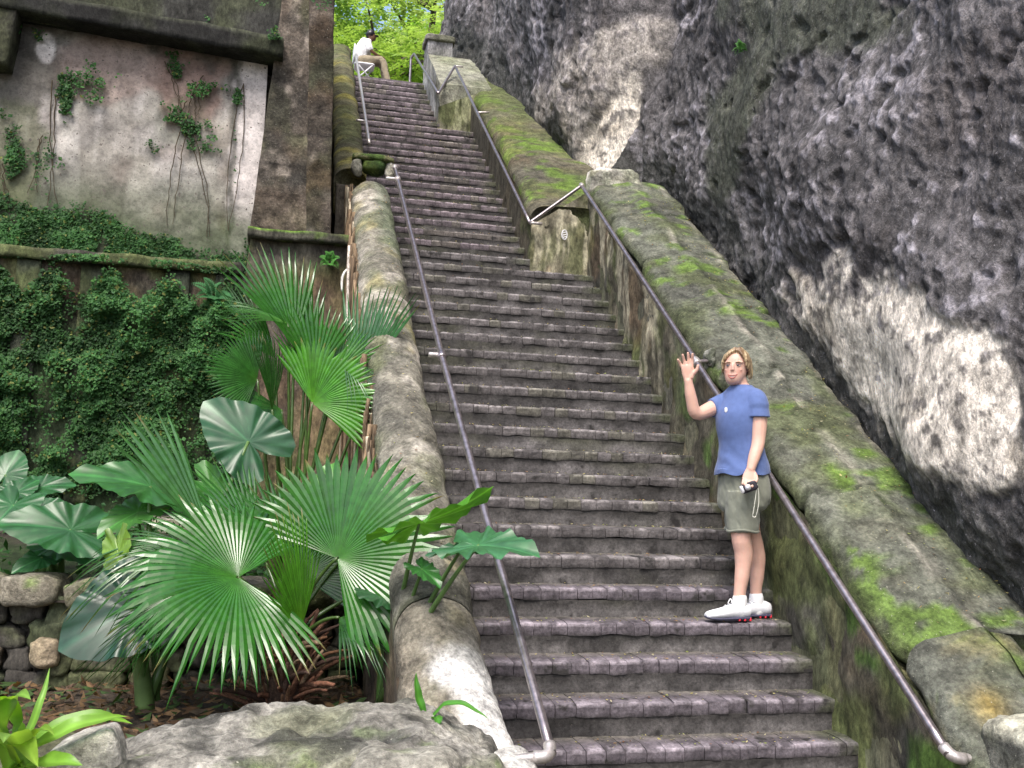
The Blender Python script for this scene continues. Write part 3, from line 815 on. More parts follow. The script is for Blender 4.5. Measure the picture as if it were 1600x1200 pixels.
# ------------------------------------------------------------------ retaining wall at the back left
rw = empty('retaining_wall', (-4.3, 5.1, 0.0), 'tall stained plaster wall with ledge, pilaster and dark cornice, half covered by ivy', 'wall')
YW = 5.05
def wall_paint(P):
    px_, py_ = pix(P)
    n = len(P)
    w1 = fbm(P, 1.7, 5, 601); w2 = fbm(P, 4.5, 5, 602); w3 = fbm(P * np.array([4, 1, 0.8]), 1.2, 4, 603)
    c = np.tile((0.33, 0.315, 0.275), (n, 1)) * (1 + 0.30 * w2)[:, None]
    c = mix(c, (0.17, 0.13, 0.115), sstep(0.15, 0.8, fbm(P, 2.6, 5, 606)) * 0.55)
    c = mix(c, (0.47, 0.44, 0.435), sstep(-0.1, 0.6, w1) * 0.5)
    c = mix(c, (0.23, 0.185, 0.155), sstep(0.25, 0.7, fbm(P, 1.3, 4, 604)) * 0.4)
    c = mix(c, (0.15, 0.135, 0.115), sstep(0.15, 0.6, fbm(P * np.array([6, 1, 0.45]), 1.0, 4, 609)) * 0.5)
    # dark weathering below the cornice
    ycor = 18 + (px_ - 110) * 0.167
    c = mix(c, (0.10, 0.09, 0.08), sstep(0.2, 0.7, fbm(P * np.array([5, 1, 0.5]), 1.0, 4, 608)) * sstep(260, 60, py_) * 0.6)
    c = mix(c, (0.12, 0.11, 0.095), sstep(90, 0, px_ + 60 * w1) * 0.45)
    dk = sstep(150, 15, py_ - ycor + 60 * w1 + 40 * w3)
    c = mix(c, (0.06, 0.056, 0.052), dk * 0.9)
    def bl(cx, cy, rx, ry, k=0.6): return sstep(0, 0.35, 1 - np.hypot((px_ - cx) / rx, (py_ - cy) / ry) + w1 * k * 0.6 + w2 * k * 0.35)
    c = mix(c, (0.24, 0.165, 0.14), bl(295, 120, 62, 95) * 0.85)
    c = mix(c, (0.26, 0.2, 0.175), bl(165, 105, 90, 60) * 0.75)
    c = mix(c, (0.08, 0.075, 0.065), bl(40, 110, 60, 60) * 0.7)
    c = mix(c, (0.72, 0.68, 0.66), bl(72, 75, 16, 26, 0.4) * 0.9)
    c = mix(c, (0.18, 0.13, 0.115), bl(375, 350, 45, 28) * 0.8)
    c = mix(c, (0.055, 0.07, 0.035), bl(280, 190, 50, 40) * 0.4)
    # pale strip beside the pilaster
    c = mix(c, (0.62, 0.57, 0.55), sstep(16, 4, np.abs(px_ - (400 - (py_ - 60) * 0.065)) - 16 + 8 * w2) * sstep(60, 75, py_) * 0.8)
    c = mix(c, (0.08, 0.08, 0.065), sstep(7, 2, np.abs(px_ - (374 - (py_ - 60) * 0.055) + 5 * w2)) * 0.7)
    # green foot
    gf = sstep(245, 340, py_ + 40 * w1 - 0.12 * (px_ - 150) )
    c = mix(c, (0.055, 0.075, 0.035), gf * 0.85)
    c = mix(c, (0.12, 0.13, 0.07), bl(20, 250, 60, 90) * 0.6)
    return c
# upper panel
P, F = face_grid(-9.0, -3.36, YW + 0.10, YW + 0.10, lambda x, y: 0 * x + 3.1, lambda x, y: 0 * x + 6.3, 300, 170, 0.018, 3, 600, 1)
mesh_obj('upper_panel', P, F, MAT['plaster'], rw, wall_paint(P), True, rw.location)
# pilaster (front, battered) and the narrow return beside the stairs
def pil_col(P, seed):
    c = moss_col(P, (0.105, 0.088, 0.072), seed, 0.35, 0, 0.0, 0.7, 0.6)
    c = mix(c, (0.03, 0.028, 0.025), sstep(-0.1, 0.5, fbm(P * np.array([1.5, 1, 0.8]), 1.1, 4, seed + 11)) * 0.75)
    c = mix(c, (0.30, 0.26, 0.22), sstep(0.2, 0.7, fbm(P * np.array([1.6, 1, 1]), 3, 5, seed + 7)) * 0.6)
    crs = np.minimum(np.abs(((P[:, 2] * 3.1) % 1.0) - 0.5), 1)
    c = mix(c, (0.025, 0.022, 0.02), sstep(0.03, 0.0, crs) * 0.7)
    c = mix(c, (0.125, 0.095, 0.072), sstep(0.1, 0.7, fbm(P * np.array([1.4, 1, 1]), 1.8, 5, seed + 8)) * 0.5)
    return c
V, F = box(-3.44, -2.74, YW - 0.03, YW + 0.5, 3.55, 7.4, (30, 4, 120))
V[:, 0] += (V[:, 2] - 3.6) * 0.075 * np.clip((-2.85 - V[:, 0]) / 0.59, 0, 1)
V[:, 1] += fbm(V, 4, 4, 610) * 0.02 * (V[:, 1] < YW + 0.1)
V[:, 0] += fbm(V, 4, 4, 611) * 0.006
mesh_obj('pilaster', V, F, MAT['stone'], rw, pil_col(V, 612), True, rw.location)
V, F = box(-2.90, -2.66, YW - 0.09, YW + 0.6, 3.55, 7.2, (14, 4, 110))
V[:, 0] -= (V[:, 2] - 3.6) * 0.035
V[:, 1] += fbm(V, 4, 4, 615) * 0.025 * (V[:, 1] < YW + 0.1)
V[:, 0] += fbm(V, 4, 4, 616) * 0.008
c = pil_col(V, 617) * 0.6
mesh_obj('pilaster', V, F, MAT['stone'], rw, c, True, rw.location)
# far left pilaster
V, F = box(-6.6, -5.66, YW - 0.16, YW + 0.3, 5.0, 7.4, (20, 3, 60))
V[:, 0] += np.where(V[:, 0] > -6, (V[:, 2] - 5.3) * 0.10, 0)
V[:, 1] += fbm(V, 4, 4, 618) * 0.02
mesh_obj('pilaster', V, F, MAT['dark_stone'], rw, moss_col(V, (0.035, 0.033, 0.028), 619, 0.25, 0, 0, 0.6), True, rw.location)
# cornice
ca = aty(110, 0, YW - 0.16); cb = aty(442, 60, YW - 0.16)
sx = (cb[2] - ca[2]) / (cb[0] - ca[0])
V, F = box(-9.0, cb[0] + 0.01, YW - 0.18, YW + 0.35, -0.19, 0.0, (110, 5, 4))
V[:, 2] += cb[2] + (V[:, 0] - cb[0]) * sx + 0.0
V[:, 1] += fbm(V, 4, 4, 620) * 0.02; V[:, 2] += fbm(V, 5, 4, 621) * 0.012
c = moss_col(V, (0.016, 0.016, 0.015), 622, 0.2, 0, 0.0, 0.5)
c = mix(c, (0.05, 0.055, 0.035), sstep(-0.03, 0.0, V[:, 2] - cb[2] - (V[:, 0] - cb[0]) * sx) * 0.7)
mesh_obj('cornice', V, F, MAT['dark_stone'], rw, c, True, rw.location)
# dark wall above the cornice
P, F = face_grid(-9.0, -3.24, YW + 0.02, YW + 0.02, lambda x, y: 0 * x + 5.5, lambda x, y: 0 * x + 7.4, 120, 40, 0.03, 2.5, 625, 1)
mesh_obj('top_course', P, F, MAT['dark_stone'], rw, moss_col(P, (0.032, 0.032, 0.029), 626, 0.25, 0, 0.0, 0.6), True, rw.location)
# lower panel with its ledges
P, F = face_grid(-9.0, -2.46, YW - 0.12, YW - 0.12, lambda x, y: 0 * x + 0.4, lambda x, y: np.where(x > -3.44, 3.60, 3.24), 260, 130, 0.03, 2.5, 630, 1)
px_, py_ = pix(P)
c = moss_col(P, (0.085, 0.07, 0.055), 632, 0.6, 0, 0.03, 0.6, 0.5)
mossy = sstep(420, 480, py_ - 0.08 * px_ + 50 * fbm(P, 1.5, 3, 634)) * (px_ < 400)
c = mix(c, (0.022, 0.045, 0.018), mossy * 0.8)
och = sstep(-0.1, 0.4, fbm(P * np.array([1.6, 1, 0.8]), 1.5, 4, 633)) * sstep(410, 470, py_) * sstep(440, 480, px_)
c = mix(c, (0.21, 0.15, 0.085), och * 0.6)
c = mix(c, (0.06, 0.05, 0.05), sstep(430, 400, py_) * sstep(390, 410, px_) * 0.7)
mesh_obj('lower_panel', P, F, MAT['dark_stone'], rw, c, True, rw.location)
for (x0, x1, z, th) in ((-9.0, -3.46, 3.30, 0.10), (-3.45, -2.47, 3.66, 0.09)):
    V, F = box(x0, x1, YW - 0.22, YW + 0.3, z - th, z, (max(8, int((x1 - x0) * 25)), 6, 3))
    V[:, 2] += fbm(V, 4, 4, 640) * 0.014; V[:, 1] += fbm(V, 5, 4, 641) * 0.02
    c = moss_col(V, (0.06, 0.058, 0.045), 642, 0.7, 0.4 if z > 3.5 else 0.1, 0.02, 0.4)
    if z > 3.5: c = mix(c, (0.10, 0.19, 0.02), sstep(z - 0.03, z, V[:, 2]) * sstep(-2.75, -3.0, V[:, 0]) * 0.9)
    mesh_obj('ledge', V, F, MAT['dark_stone'], rw, c, True, rw.location)
# low pilasters under the ledge
for px0 in (20, 120, 255, 330):
    q = aty(px0 + 25, 420, YW - 0.16)
    V, F = box(q[0] - 0.10, q[0] + 0.10, YW - 0.17, YW, 1.0, 3.20, (6, 2, 40))
    V[:, 1] += fbm(V, 4, 3, 645) * 0.02
    mesh_obj('low_pilaster', V, F, MAT['dark_stone'], rw, moss_col(V, (0.035, 0.04, 0.028), 646, 0.5, 0, 0, 0.6), True, rw.location)

# kerb along the foot of the ivy wall
kb = aty(135, 806, 4.35)
V, F = box(-8.5, -3.2, 4.25, 4.55, kb[2] - 0.35, kb[2], (70, 4, 4))
V[:, 2] += fbm(V, 3, 4, 650) * 0.02; V[:, 1] += fbm(V, 4, 3, 651) * 0.02
tag(mesh_obj('kerb_wall', V, F, MAT['stone'], None, moss_col(V, (0.24, 0.22, 0.19), 652, 0.5, 0.1, 0, 0.4), True), 'low stone kerb running along the foot of the ivy wall', 'kerb')

# ------------------------------------------------------------------ rubble wall, boulders
def rubble():
    rbw = empty('rubble_wall', (-3.8, 1.9, -0.18), 'low dark wall of rough field stones behind the fan palm', 'wall')
    mb = MB()
    V, F = box(-6.5, -2.46, 1.92, 2.15, -0.3, 0.50, (40, 2, 8))
    V[:, 1] += fbm(V, 3, 3, 700) * 0.03
    mb.add(V, F, np.tile((0.028, 0.026, 0.022), (len(V), 1)))
    r = random.Random(5)
    z = -0.22
    while z < 0.44:
        h = r.uniform(0.11, 0.19)
        x = -6.4 + r.uniform(0, 0.1)
        while x < -2.5:
            w = r.uniform(0.10, 0.36)
            V, F = rounded_block((x + w / 2, 1.90 + r.uniform(-0.02, 0.03), z + h / 2 + r.uniform(-0.01, 0.01)), (w / 2 * 1.0, 0.10, h / 2 * 1.0), 9, r.uniform(4.5, 9), 0.028, 9, r.randint(0, 500), 0, r.uniform(-0.15, 0.15))
            V[:, 2] += (V[:, 0] - x) * r.uniform(-0.12, 0.12)
            t = r.random()
            base = (0.05, 0.046, 0.04) if t < 0.8 else ((0.13, 0.105, 0.075) if t < 0.88 else (0.06, 0.07, 0.04))
            mb.add(V, F, moss_col(V, base, 705, 0.5, 0.0, 0.05, 0.6))
            x += w + r.uniform(0.0, 0.02)
        z += h * 0.98
    mb.build('wall_face', MAT['dark_stone'], rbw, True, rbw.location)
    x = -6.4
    while x < -2.55:
        w = r.uniform(0.28, 0.55)
        w = min(w, -2.50 - x)
        V, F = rounded_block((x + w / 2, 1.93, 0.54 + r.uniform(-0.01, 0.02)), (w / 2, 0.21, 0.085), 10, 4.5, 0.035, 5, r.randint(0, 500))
        c = moss_col(V, (0.17, 0.155, 0.12), 710, 0.8, 0.6, 0.1, 0.5)
        mesh_obj('cap_stone', V, F, MAT['stone'], rbw, c, True, rbw.location)
        x += w + 0.01
    q = aty(70, 1018, 1.80)
    V, F = rounded_block((q[0], 1.82, q[2]), (0.085, 0.07, 0.085), 10, 3.2, 0.03, 7, 77)
    tag(mesh_obj('field_stone', V, F, MAT['stone'], None, moss_col(V, (0.36, 0.29, 0.20), 712, 0.2, 0, 0.1, 0.3), True), 'pale tan rounded stone jutting out of the dark rubble wall at left', 'stone', 'loose stones')
rubble()

def boulders():
    q = aty(455, 1112, -0.72)
    V, F = rounded_block((0, 0, 0), (0.80, 0.42, 0.30), 70, 4.2, 0.06, 2.2, 21)
    V += np.array([-2.93, -0.86, q[2] - 0.31])
    V[:, 2] += fbm(V, 4.5, 5, 720) * 0.035 + fbm(V, 15, 3, 723) * 0.010 - ridged(V, 5.5, 3, 721).clip(0.4, 2) * 0.03
    hole = np.exp(-(((V[:, 0] + 2.62) / 0.10) ** 2 + ((V[:, 1] + 1.02) / 0.07) ** 2))
    V[:, 2] -= hole * 0.05
    c = moss_col(V, (0.25, 0.24, 0.21), 722, 0.45, 0.4, 0.05, 0.9)
    c = mix(c, (0.045, 0.045, 0.04), sstep(0.1, 0.5, fbm(V, 6, 5, 724)) * 0.7)
    c = mix(c, (0.045, 0.045, 0.045), hole * 0.85)
    tag(mesh_obj('boulder', V, F, MAT['stone'], None, c), 'wide flat-topped pale boulder in front of the fan palm', 'boulder')
    q = aty(160, 1142, -1.0)
    V, F = rounded_block((0, 0, 0), (0.11, 0.12, 0.16), 16, 9, 0.012, 5, 33)
    ca, sa = math.cos(0.35), math.sin(0.35)
    V = np.stack([V[:, 0] * ca - V[:, 2] * sa, V[:, 1], V[:, 0] * sa + V[:, 2] * ca], 1)
    V += np.array([q[0], -1.05, q[2] - 0.15])
    tag(mesh_obj('stone_block', V, F, MAT['stone'], None, moss_col(V, (0.40, 0.38, 0.34), 725, 0.15, 0, 0, 0.25)), 'squared grey stone block tilted against the pale boulder', 'stone')
    q = aty(650, 1150, -1.15)
    V, F = rounded_block((q[0] - 0.06, -1.22, q[2] - 0.16), (0.20, 0.17, 0.13), 16, 4, 0.04, 4, 41)
    tag(mesh_obj('boulder', V, F, MAT['stone'], None, moss_col(V, (0.27, 0.26, 0.22), 727, 0.45, 0.3, 0, 0.6)), 'smaller mossy grey boulder beside the foot of the left parapet', 'boulder')
    V, F = rounded_block((-3.95, -0.75, 0.05), (0.30, 0.30, 0.22), 16, 3.4, 0.05, 3, 45)
    tag(mesh_obj('boulder', V, F, MAT['stone'], None, moss_col(V, (0.10, 0.09, 0.07), 728, 0.5, 0.1, 0, 0.6)), 'dark low boulder under the lime-green strap leaves', 'boulder')
boulders()

# planting soil round the palm
def soil_mound():
    xs = np.linspace(-5.2, -2.46, 40); ys = np.linspace(-0.6, 1.95, 40)
    X, Y = np.meshgrid(xs, ys, indexing='ij')
    P = np.stack([X.ravel(), Y.ravel(), np.zeros(X.size)], 1)
    P[:, 2] = -0.10 + 0.05 * sstep(-0.5, 1.0, P[:, 1]) + fbm(P, 2.2, 4, 730) * 0.04
    c = mix(np.tile((0.05, 0.04, 0.03), (len(P), 1)), (0.09, 0.06, 0.035), sstep(-0.2, 0.5, fbm(P, 4, 4, 731)))
    tag(mesh_obj('planting_soil', P, gridfaces(40, 40), MAT['soil'], None, c), kind='structure')
soil_mound()

# ------------------------------------------------------------------ hanging roots on the left parapet
def roots():
    r = random.Random(9)
    mb = MB()
    for i in range(230):
        y = 0.3 + 5.3 * r.random() ** 0.8
        ztop = y * SL + r.uniform(0.05, 0.40)
        L = min(r.uniform(0.5, 2.6), ztop - 0.6)
        if L < 0.2: continue
        n = 14
        P = []
        yy, xx = y, -2.455 - r.uniform(0, 0.03)
        dy = r.uniform(-0.05, 0.05)
        for k in range(n):
            t = k / (n - 1)
            P.append((xx - 0.02 * math.sin(t * 5 + i), yy + dy * t + 0.03 * math.sin(t * 7 + i * 2.1), ztop - L * t))
        R0 = r.choice([0.006, 0.008, 0.010, 0.014, 0.020])
        R = np.linspace(R0, R0 * 0.45, n)
        V, F = tube(P, R, 6)
        g = r.random()
        col = (0.17, 0.12, 0.075) if g < 0.55 else ((0.30, 0.26, 0.19) if g < 0.8 else (0.10, 0.07, 0.045))
        mb.add(V, F, np.array(col) * r.uniform(0.7, 1.2))
    # one long pale aerial root and a curled one
    V, F = tube(bez((-2.50, 4.6, 3.5), (-2.54, 3.9, 2.6), (-2.49, 3.3, 1.7), 20), 0.014, 8); mb.add(V, F, (0.38, 0.34, 0.30))
    q = aty(545, 420, 4.4); q2 = aty(535, 455, 4.4)
    V, F = tube(bez(q, q + np.array([-0.08, 0, -0.05]), q2, 12), 0.012, 8); mb.add(V, F, (0.66, 0.64, 0.60))
    tag(mb.build('hanging_roots', MAT['root']), 'mass of brown aerial roots hanging down the outer side of the left parapet', 'roots', None, 'stuff')
roots()

# ------------------------------------------------------------------ ivy
def leafcards(P, D, U_, size, asp=0.6, fold=0.15):
    """folded pointed leaves: P centres, D length direction, U_ normal"""
    n = len(P)
    S = np.cross(D, U_); S /= np.linalg.norm(S, axis=1)[:, None] + 1e-9
    s = size[:, None]
    a = P - D * s * 0.5
    b = P + D * s * 0.5
    c = P + S * s * asp * 0.5 - D * s * 0.08 - U_ * s * fold
    d = P - S * s * asp * 0.5 - D * s * 0.08 - U_ * s * fold
    V = np.stack([a, c, b, d], 1).reshape(-1, 3)
    i = np.arange(n) * 4
    F = np.concatenate([np.stack([i, i + 1, i + 2], 1), np.stack([i, i + 2, i + 3], 1)])
    return V, F
def ivy():
    n = 520000
    X = rng.uniform(-6.6, -2.6, n); Z = rng.uniform(0.85, 6.2, n)
    P = np.stack([X, np.full(n, YW - 0.2), Z], 1)
    px_, py_ = pix(P)
    w1 = fbm(P, 1.6, 4, 750); w2 = fbm(P, 5, 3, 751)
    ledge = 392 + px_ * 0.08
    d = np.zeros(n)
    # curtain under the ledge
    tri = np.abs(((px_ + 10) % 92) - 46) / 46
    curtain = sstep(10, 40, py_ - ledge - 55 * (1 - tri) * (0.3 + 0.7 * (w1 > -0.3)) + 10) * sstep(395, 370, px_ + 12 * w1) * sstep(800, 745, py_)
    d = np.maximum(d, curtain * np.clip(0.80 + 0.8 * w2 + 0.35 * w1, 0, 1))
    strip = (np.abs(px_ - 110) < 14) | (np.abs(px_ - 55) < 9) | (np.abs(px_ - 205) < 13)
    d = np.where(strip & (py_ > ledge), d * (0.25 + 0.3 * (w2 > 0)), d)
    top = np.interp(px_, [-200, 0, 60, 130, 190, 250, 320, 390], [250, 285, 300, 305, 330, 352, 380, 392])
    d = np.maximum(d, sstep(-6, 26, py_ - top + 22 * w1) * (py_ < ledge + 8) * (px_ < 385) * np.clip(0.75 + 0.8 * w2, 0, 1))
    w5 = fbm(P, 11, 3, 753)
    def patch(cx, cy, rx, ry, k): return sstep(0.0, 0.9, 1 - np.hypot((px_ - cx) / rx, (py_ - cy) / ry) + 0.7 * w2 + 0.6 * w5) * k * 0.7
    for q in ((92, 135, 14, 46, 0.8), (125, 110, 40, 18, 0.35), (135, 135, 20, 20, 0.3), (290, 180, 52, 40, 0.45), (300, 205, 42, 22, 0.5), (268, 92, 16, 24, 0.6), (310, 120, 45, 10, 0.5),
              (8, 245, 16, 75, 0.6), (20, 15, 16, 25, 0.7), (50, 33, 16, 12, 0.5), (65, 205, 14, 30, 0.25), (370, 130, 6, 22, 0.5), (432, 52, 14, 12, 0.9), (60, 250, 30, 50, 0.10), (350, 10, 60, 12, 0.5), (395, 375, 16, 14, 0.4), (365, 200, 4, 60, 0.2), (500, 10, 20, 16, 0.3)):
        d = np.maximum(d, patch(*q))
    holes = sstep(-0.15, 0.25, fbm(P * np.array([1.6, 1, 0.7]), 1.7, 4, 757) + 0.25)
    d = d * np.where(py_ > ledge, 0.12 + 0.88 * holes, 1.0)
    keep = rng.random(n) < d * 0.85
    P = P[keep]; px_, py_ = px_[keep], py_[keep]; led = (392 + px_ * 0.08)
    n = len(P)
    yb = np.where(py_ < 390 + 0.08 * px_, YW + 0.08, YW - 0.14)
    yb = np.where((px_ > 400) & (py_ < 100), YW - 0.2, yb)
    clump = fbm(P, 3.2, 3, 758)
    P[:, 1] = yb - (rng.uniform(0.0, 0.07, n) + np.clip(clump + 0.3, 0, 1) * 0.13) * np.where(py_ > 400, 1.2, 0.35)
    D = np.stack([rng.normal(0, 0.7, n), rng.normal(-0.35, 0.35, n), rng.normal(-0.5, 0.5, n)], 1)
    D /= np.linalg.norm(D, axis=1)[:, None]
    Nn = np.stack([rng.normal(0, 0.45, n), -np.ones(n), rng.normal(0.55, 0.4, n)], 1)
    Nn -= D * (Nn * D).sum(1)[:, None]; Nn /= np.linalg.norm(Nn, axis=1)[:, None]
    V, F = leafcards(P, D, Nn, np.where(rng.random(n) < 0.12, rng.uniform(0.035, 0.06, n), rng.uniform(0.018, 0.036, n)), 0.8, 0.12)
    k = rng.random(n)
    C = np.stack([0.024 + 0.030 * k, 0.082 + 0.060 * k, 0.024 + 0.012 * k], 1) * (0.88 + 0.62 * np.clip(clump, -0.6, 0.9))[:, None]
    yel = rng.random(n) < 0.04
    C[yel] = (0.14, 0.16, 0.04)
    mi = MB()
    mi.add(V, F); mi.C = [np.repeat(C, 4, 0)]
    r = random.Random(8)
    for (cx, cy, x2, y2) in ((92, 135, 80, 330), (290, 190, 270, 350), (300, 205, 330, 370), (268, 92, 285, 180), (370, 130, 362, 360), (65, 205, 50, 300), (310, 120, 300, 190), (125, 110, 96, 140), (8, 245, 20, 330), (300, 150, 292, 210)):
        for q in range(2):
            a = aty(cx + r.uniform(-12, 12), cy + r.uniform(-15, 15), YW + 0.075); b = aty(x2 + r.uniform(-10, 10), y2, YW + 0.075)
            mid = (a + b) / 2 + np.array([r.uniform(-0.12, 0.12), -0.01, 0])
            v, f_ = tube(bez(a, mid, b, 16) + rng.normal(0, 0.006, (16, 3)) * np.array([1, 0.3, 1]), np.linspace(0.006, 0.003, 16), 5)
            mi.add(v, f_, (0.07, 0.055, 0.035))
    o = mi.build('ivy', MAT['ivy'], None, False)
    tag(o, 'dense dark green ivy covering the lower part of the stained wall', 'ivy', None, 'stuff')
ivy()

# ------------------------------------------------------------------ fan palms
def unit(v):
    v = np.asarray(v, float); return v / (np.linalg.norm(v) + 1e-12)
def fan(parent, hub, tip, nrm, spread=200, nseg=44, split=0.5, droop=0.25, fold=0.0065, base=(0.027, 0.128, 0.014), seed=0, stalk=None, cup=0.12, asym=0.0, lens=0.22):
    r = random.Random(seed)
    hub = np.asarray(hub, float); tip = np.asarray(tip, float)
    m = tip - hub; R = np.linalg.norm(m); m = m / R
    n = unit(np.asarray(nrm) - m * (np.asarray(nrm) @ m))
    s = np.cross(n, m)
    mb = MB()
    da = math.radians(spread) / nseg
    T = np.array([0.015, 0.12, 0.25, 0.38, 0.5, 0.60, 0.70, 0.80, 0.88, 0.95, 1.0])
    for i in range(nseg):
        a = (i + 0.5 - nseg / 2) * da + math.radians(asym)
        Ri = R * (1 - lens * (abs(a) / 2.6) ** 1.3) * r.uniform(0.93, 1.04)
        sp = split * r.uniform(0.88, 1.1)
        bend = r.uniform(0.7, 1.5); tw = r.uniform(-0.05, 0.05)
        kink = r.random() < 0.15
        rows = []
        for t in T:
            w = min(t, sp) * math.tan(da / 2) * Ri * 1.01
            if t > sp: w *= max(0.0, 1 - ((t - sp) / (1.0 - sp)) ** 1.5)
            aa = a + tw * max(0, t - sp)
            d = m * math.cos(aa) + s * math.sin(aa)
            e = -m * math.sin(aa) + s * math.cos(aa)
            c = hub + d * (t * Ri) + n * (cup * R * (abs(math.sin(a)) ** 2) * t * t + 0.03 * R * math.sin(t * 3))
            c = c + np.array([0, 0, -1.0]) * (droop * Ri * bend * max(0, t - 0.35) ** 2 * (2.2 if kink and t > 0.7 else 1.3))
            f = fold * (0.35 + 0.65 * t) * min(1, t * 3) * (1 if t < 0.97 else 0) * R / 0.7
            rows.append(c - e * w); rows.append(c + n * f * (0.9)); rows.append(c + e * w)
        V = np.array(rows)
        F = gridfaces(len(T), 3)
        k = r.uniform(0.8, 1.2)
        cc = np.tile(np.array(base) * k, (len(V), 1))
        tt = np.repeat(T, 3)
        cc = mix(cc, np.array(base) * (1.8, 1.35, 1.1), sstep(0.25, 0.0, tt) * 0.7)
        if r.random() < 0.38: cc = mix(cc, (0.24, 0.18, 0.08), sstep(r.uniform(0.82, 0.95), 1.0, tt))
        mb.add(V, F, cc)
    o = mb.build('frond', MAT['palm'], parent, False, parent.location)
    if stalk is not None:
        P = bez(stalk, (np.asarray(stalk) * 0.45 + hub * 0.55) + np.array([0, 0, 0.12]), hub, 14)
        V, F = tube(P, np.linspace(0.016, 0.008, 14), 8)
        mesh_obj('petiole', V, F, MAT['palm'], o, np.tile((0.07, 0.13, 0.03), (len(V), 1)), True, parent.location)
    return o
def palm_front():
    b = aty(442, 1095, 1.0)
    root = empty('fan_palm', b, 'large glossy fan palm with a shaggy brown base growing beside the left parapet', 'palm')
    core = b + np.array([0, 0, 0.30])
    A = aty
    spec = [
        ((372, 902, 0.62), (165, 935, 0.36), (-0.16, -0.80, 0.58), dict(spread=285, nseg=54, split=0.66, droop=0.26, asym=-18, cup=0.16, lens=0.12)),
        ((527, 872, 0.75), (678, 735, 0.70), (0.12, -0.80, 0.55), dict(spread=240, nseg=46, split=0.72, droop=0.12, asym=0, lens=0.25)),
        ((470, 985, 0.62), (452, 788, 0.66), (0.90, -0.42, 0.1), dict(spread=105, nseg=22, split=0.50, droop=0.02, base=(0.075, 0.24, 0.02), asym=14)),
        ((330, 850, 0.95), (203, 636, 0.95), (0.45, -0.80, 0.3), dict(spread=30, nseg=8, split=0.62, droop=0.05, base=(0.045, 0.15, 0.035))),
        ((530, 965, 0.75), (640, 1015, 0.55), (0.05, -0.45, 0.9), dict(spread=120, nseg=26, split=0.5, droop=0.35, base=(0.022, 0.085, 0.018))),
        ((300, 850, 1.15), (95, 900, 1.05), (-0.1, -0.45, 0.9), dict(spread=95, nseg=20, split=0.35, droop=0.40, base=(0.03, 0.11, 0.02))),
        ((455, 870, 1.25), (390, 742, 1.30), (0.1, -0.95, 0.3), dict(spread=120, nseg=26, split=0.55, droop=0.05, base=(0.04, 0.14, 0.03))),
        ((560, 850, 1.15), (560, 715, 1.2), (0.25, -0.9, 0.2), dict(spread=70, nseg=14, split=0.5, droop=0.08, base=(0.05, 0.13, 0.05))),
        ((270, 930, 0.95), (170, 1040, 0.75), (-0.3, -0.7, 0.5), dict(spread=70, nseg=16, split=0.3, droop=0.20, base=(0.03, 0.11, 0.02))),
        ((400, 850, 1.35), (300, 720, 1.45), (0.3, -0.9, 0.25), dict(spread=75, nseg=18, split=0.5, droop=0.06, base=(0.03, 0.13, 0.02))),
        ((500, 860, 1.30), (505, 735, 1.40), (-0.5, -0.8, 0.2), dict(spread=60, nseg=14, split=0.45, droop=0.06, base=(0.04, 0.17, 0.02))),
        ((345, 860, 1.10), (232, 690, 1.10), (0.7, -0.6, 0.25), dict(spread=26, nseg=6, split=0.6, droop=0.03, base=(0.045, 0.15, 0.03))),
        ((330, 960, 1.15), (115, 990, 1.0), (0.0, -0.5, 0.85), dict(spread=70, nseg=15, split=0.3, droop=0.30, base=(0.02, 0.085, 0.014))),
        ((400, 985, 0.85), (330, 1060, 0.70), (-0.1, -0.8, 0.5), dict(spread=110, nseg=20, split=0.4, droop=0.22, base=(0.018, 0.075, 0.012))),
        ((470, 900, 1.15), (610, 800, 1.25), (0.0, -0.85, 0.5), dict(spread=150, nseg=34, split=0.6, droop=0.10, base=(0.022, 0.10, 0.012))),
        ((350, 940, 1.05), (215, 850, 1.1), (-0.1, -0.75, 0.6), dict(spread=150, nseg=34, split=0.6, droop=0.15, base=(0.022, 0.10, 0.012))),
        ((585, 930, 1.05), (690, 860, 1.05), (0.1, -0.7, 0.6), dict(spread=110, nseg=24, split=0.5, droop=0.20, base=(0.028, 0.11, 0.018))),
    ]
    for i, (h, t, n, kw) in enumerate(spec):
        fan(root, A(*h), A(*t), n, seed=40 + i, stalk=core + np.array([random.uniform(-0.06, 0.06), random.uniform(-0.05, 0.05), random.uniform(-0.1, 0.05)]), **kw)
    # shaggy base of old leaf stubs
    r = random.Random(3)
    mb = MB()
    for i in range(230):
        a = r.uniform(0, 2 * math.pi)
        lean = r.uniform(0.1, 1.1)
        L = r.uniform(0.16, 0.42)
        p0 = np.array([0.10 * math.cos(a) * r.random(), 0.10 * math.sin(a) * r.random(), r.uniform(-0.12, 0.30)])
        d = np.array([math.cos(a) * math.sin(lean), math.sin(a) * math.sin(lean), math.cos(lean)])
        p1 = p0 + d * L * 0.6; p2 = p0 + d * L + np.array([0, 0, -0.07 * lean])
        w = r.uniform(0.008, 0.022)
        V, F = tube(bez(p0, p1, p2, 6), np.linspace(w, w * 0.5, 6), 6)
        col = np.array(r.choice([(0.11, 0.055, 0.035), (0.15, 0.08, 0.045), (0.075, 0.045, 0.035), (0.24, 0.17, 0.11), (0.17, 0.08, 0.05)])) * r.uniform(0.7, 1.2)
        mb.add(V + b, F, col)
    V, F = rounded_block(b + np.array([0, 0, 0.04]), (0.12, 0.12, 0.24), 10, 2.5, 0.03, 8, 4)
    mb.add(V, F, (0.05, 0.03, 0.022))
    mb.build('trunk', MAT['fibre'], root, True, root.location)
palm_front()
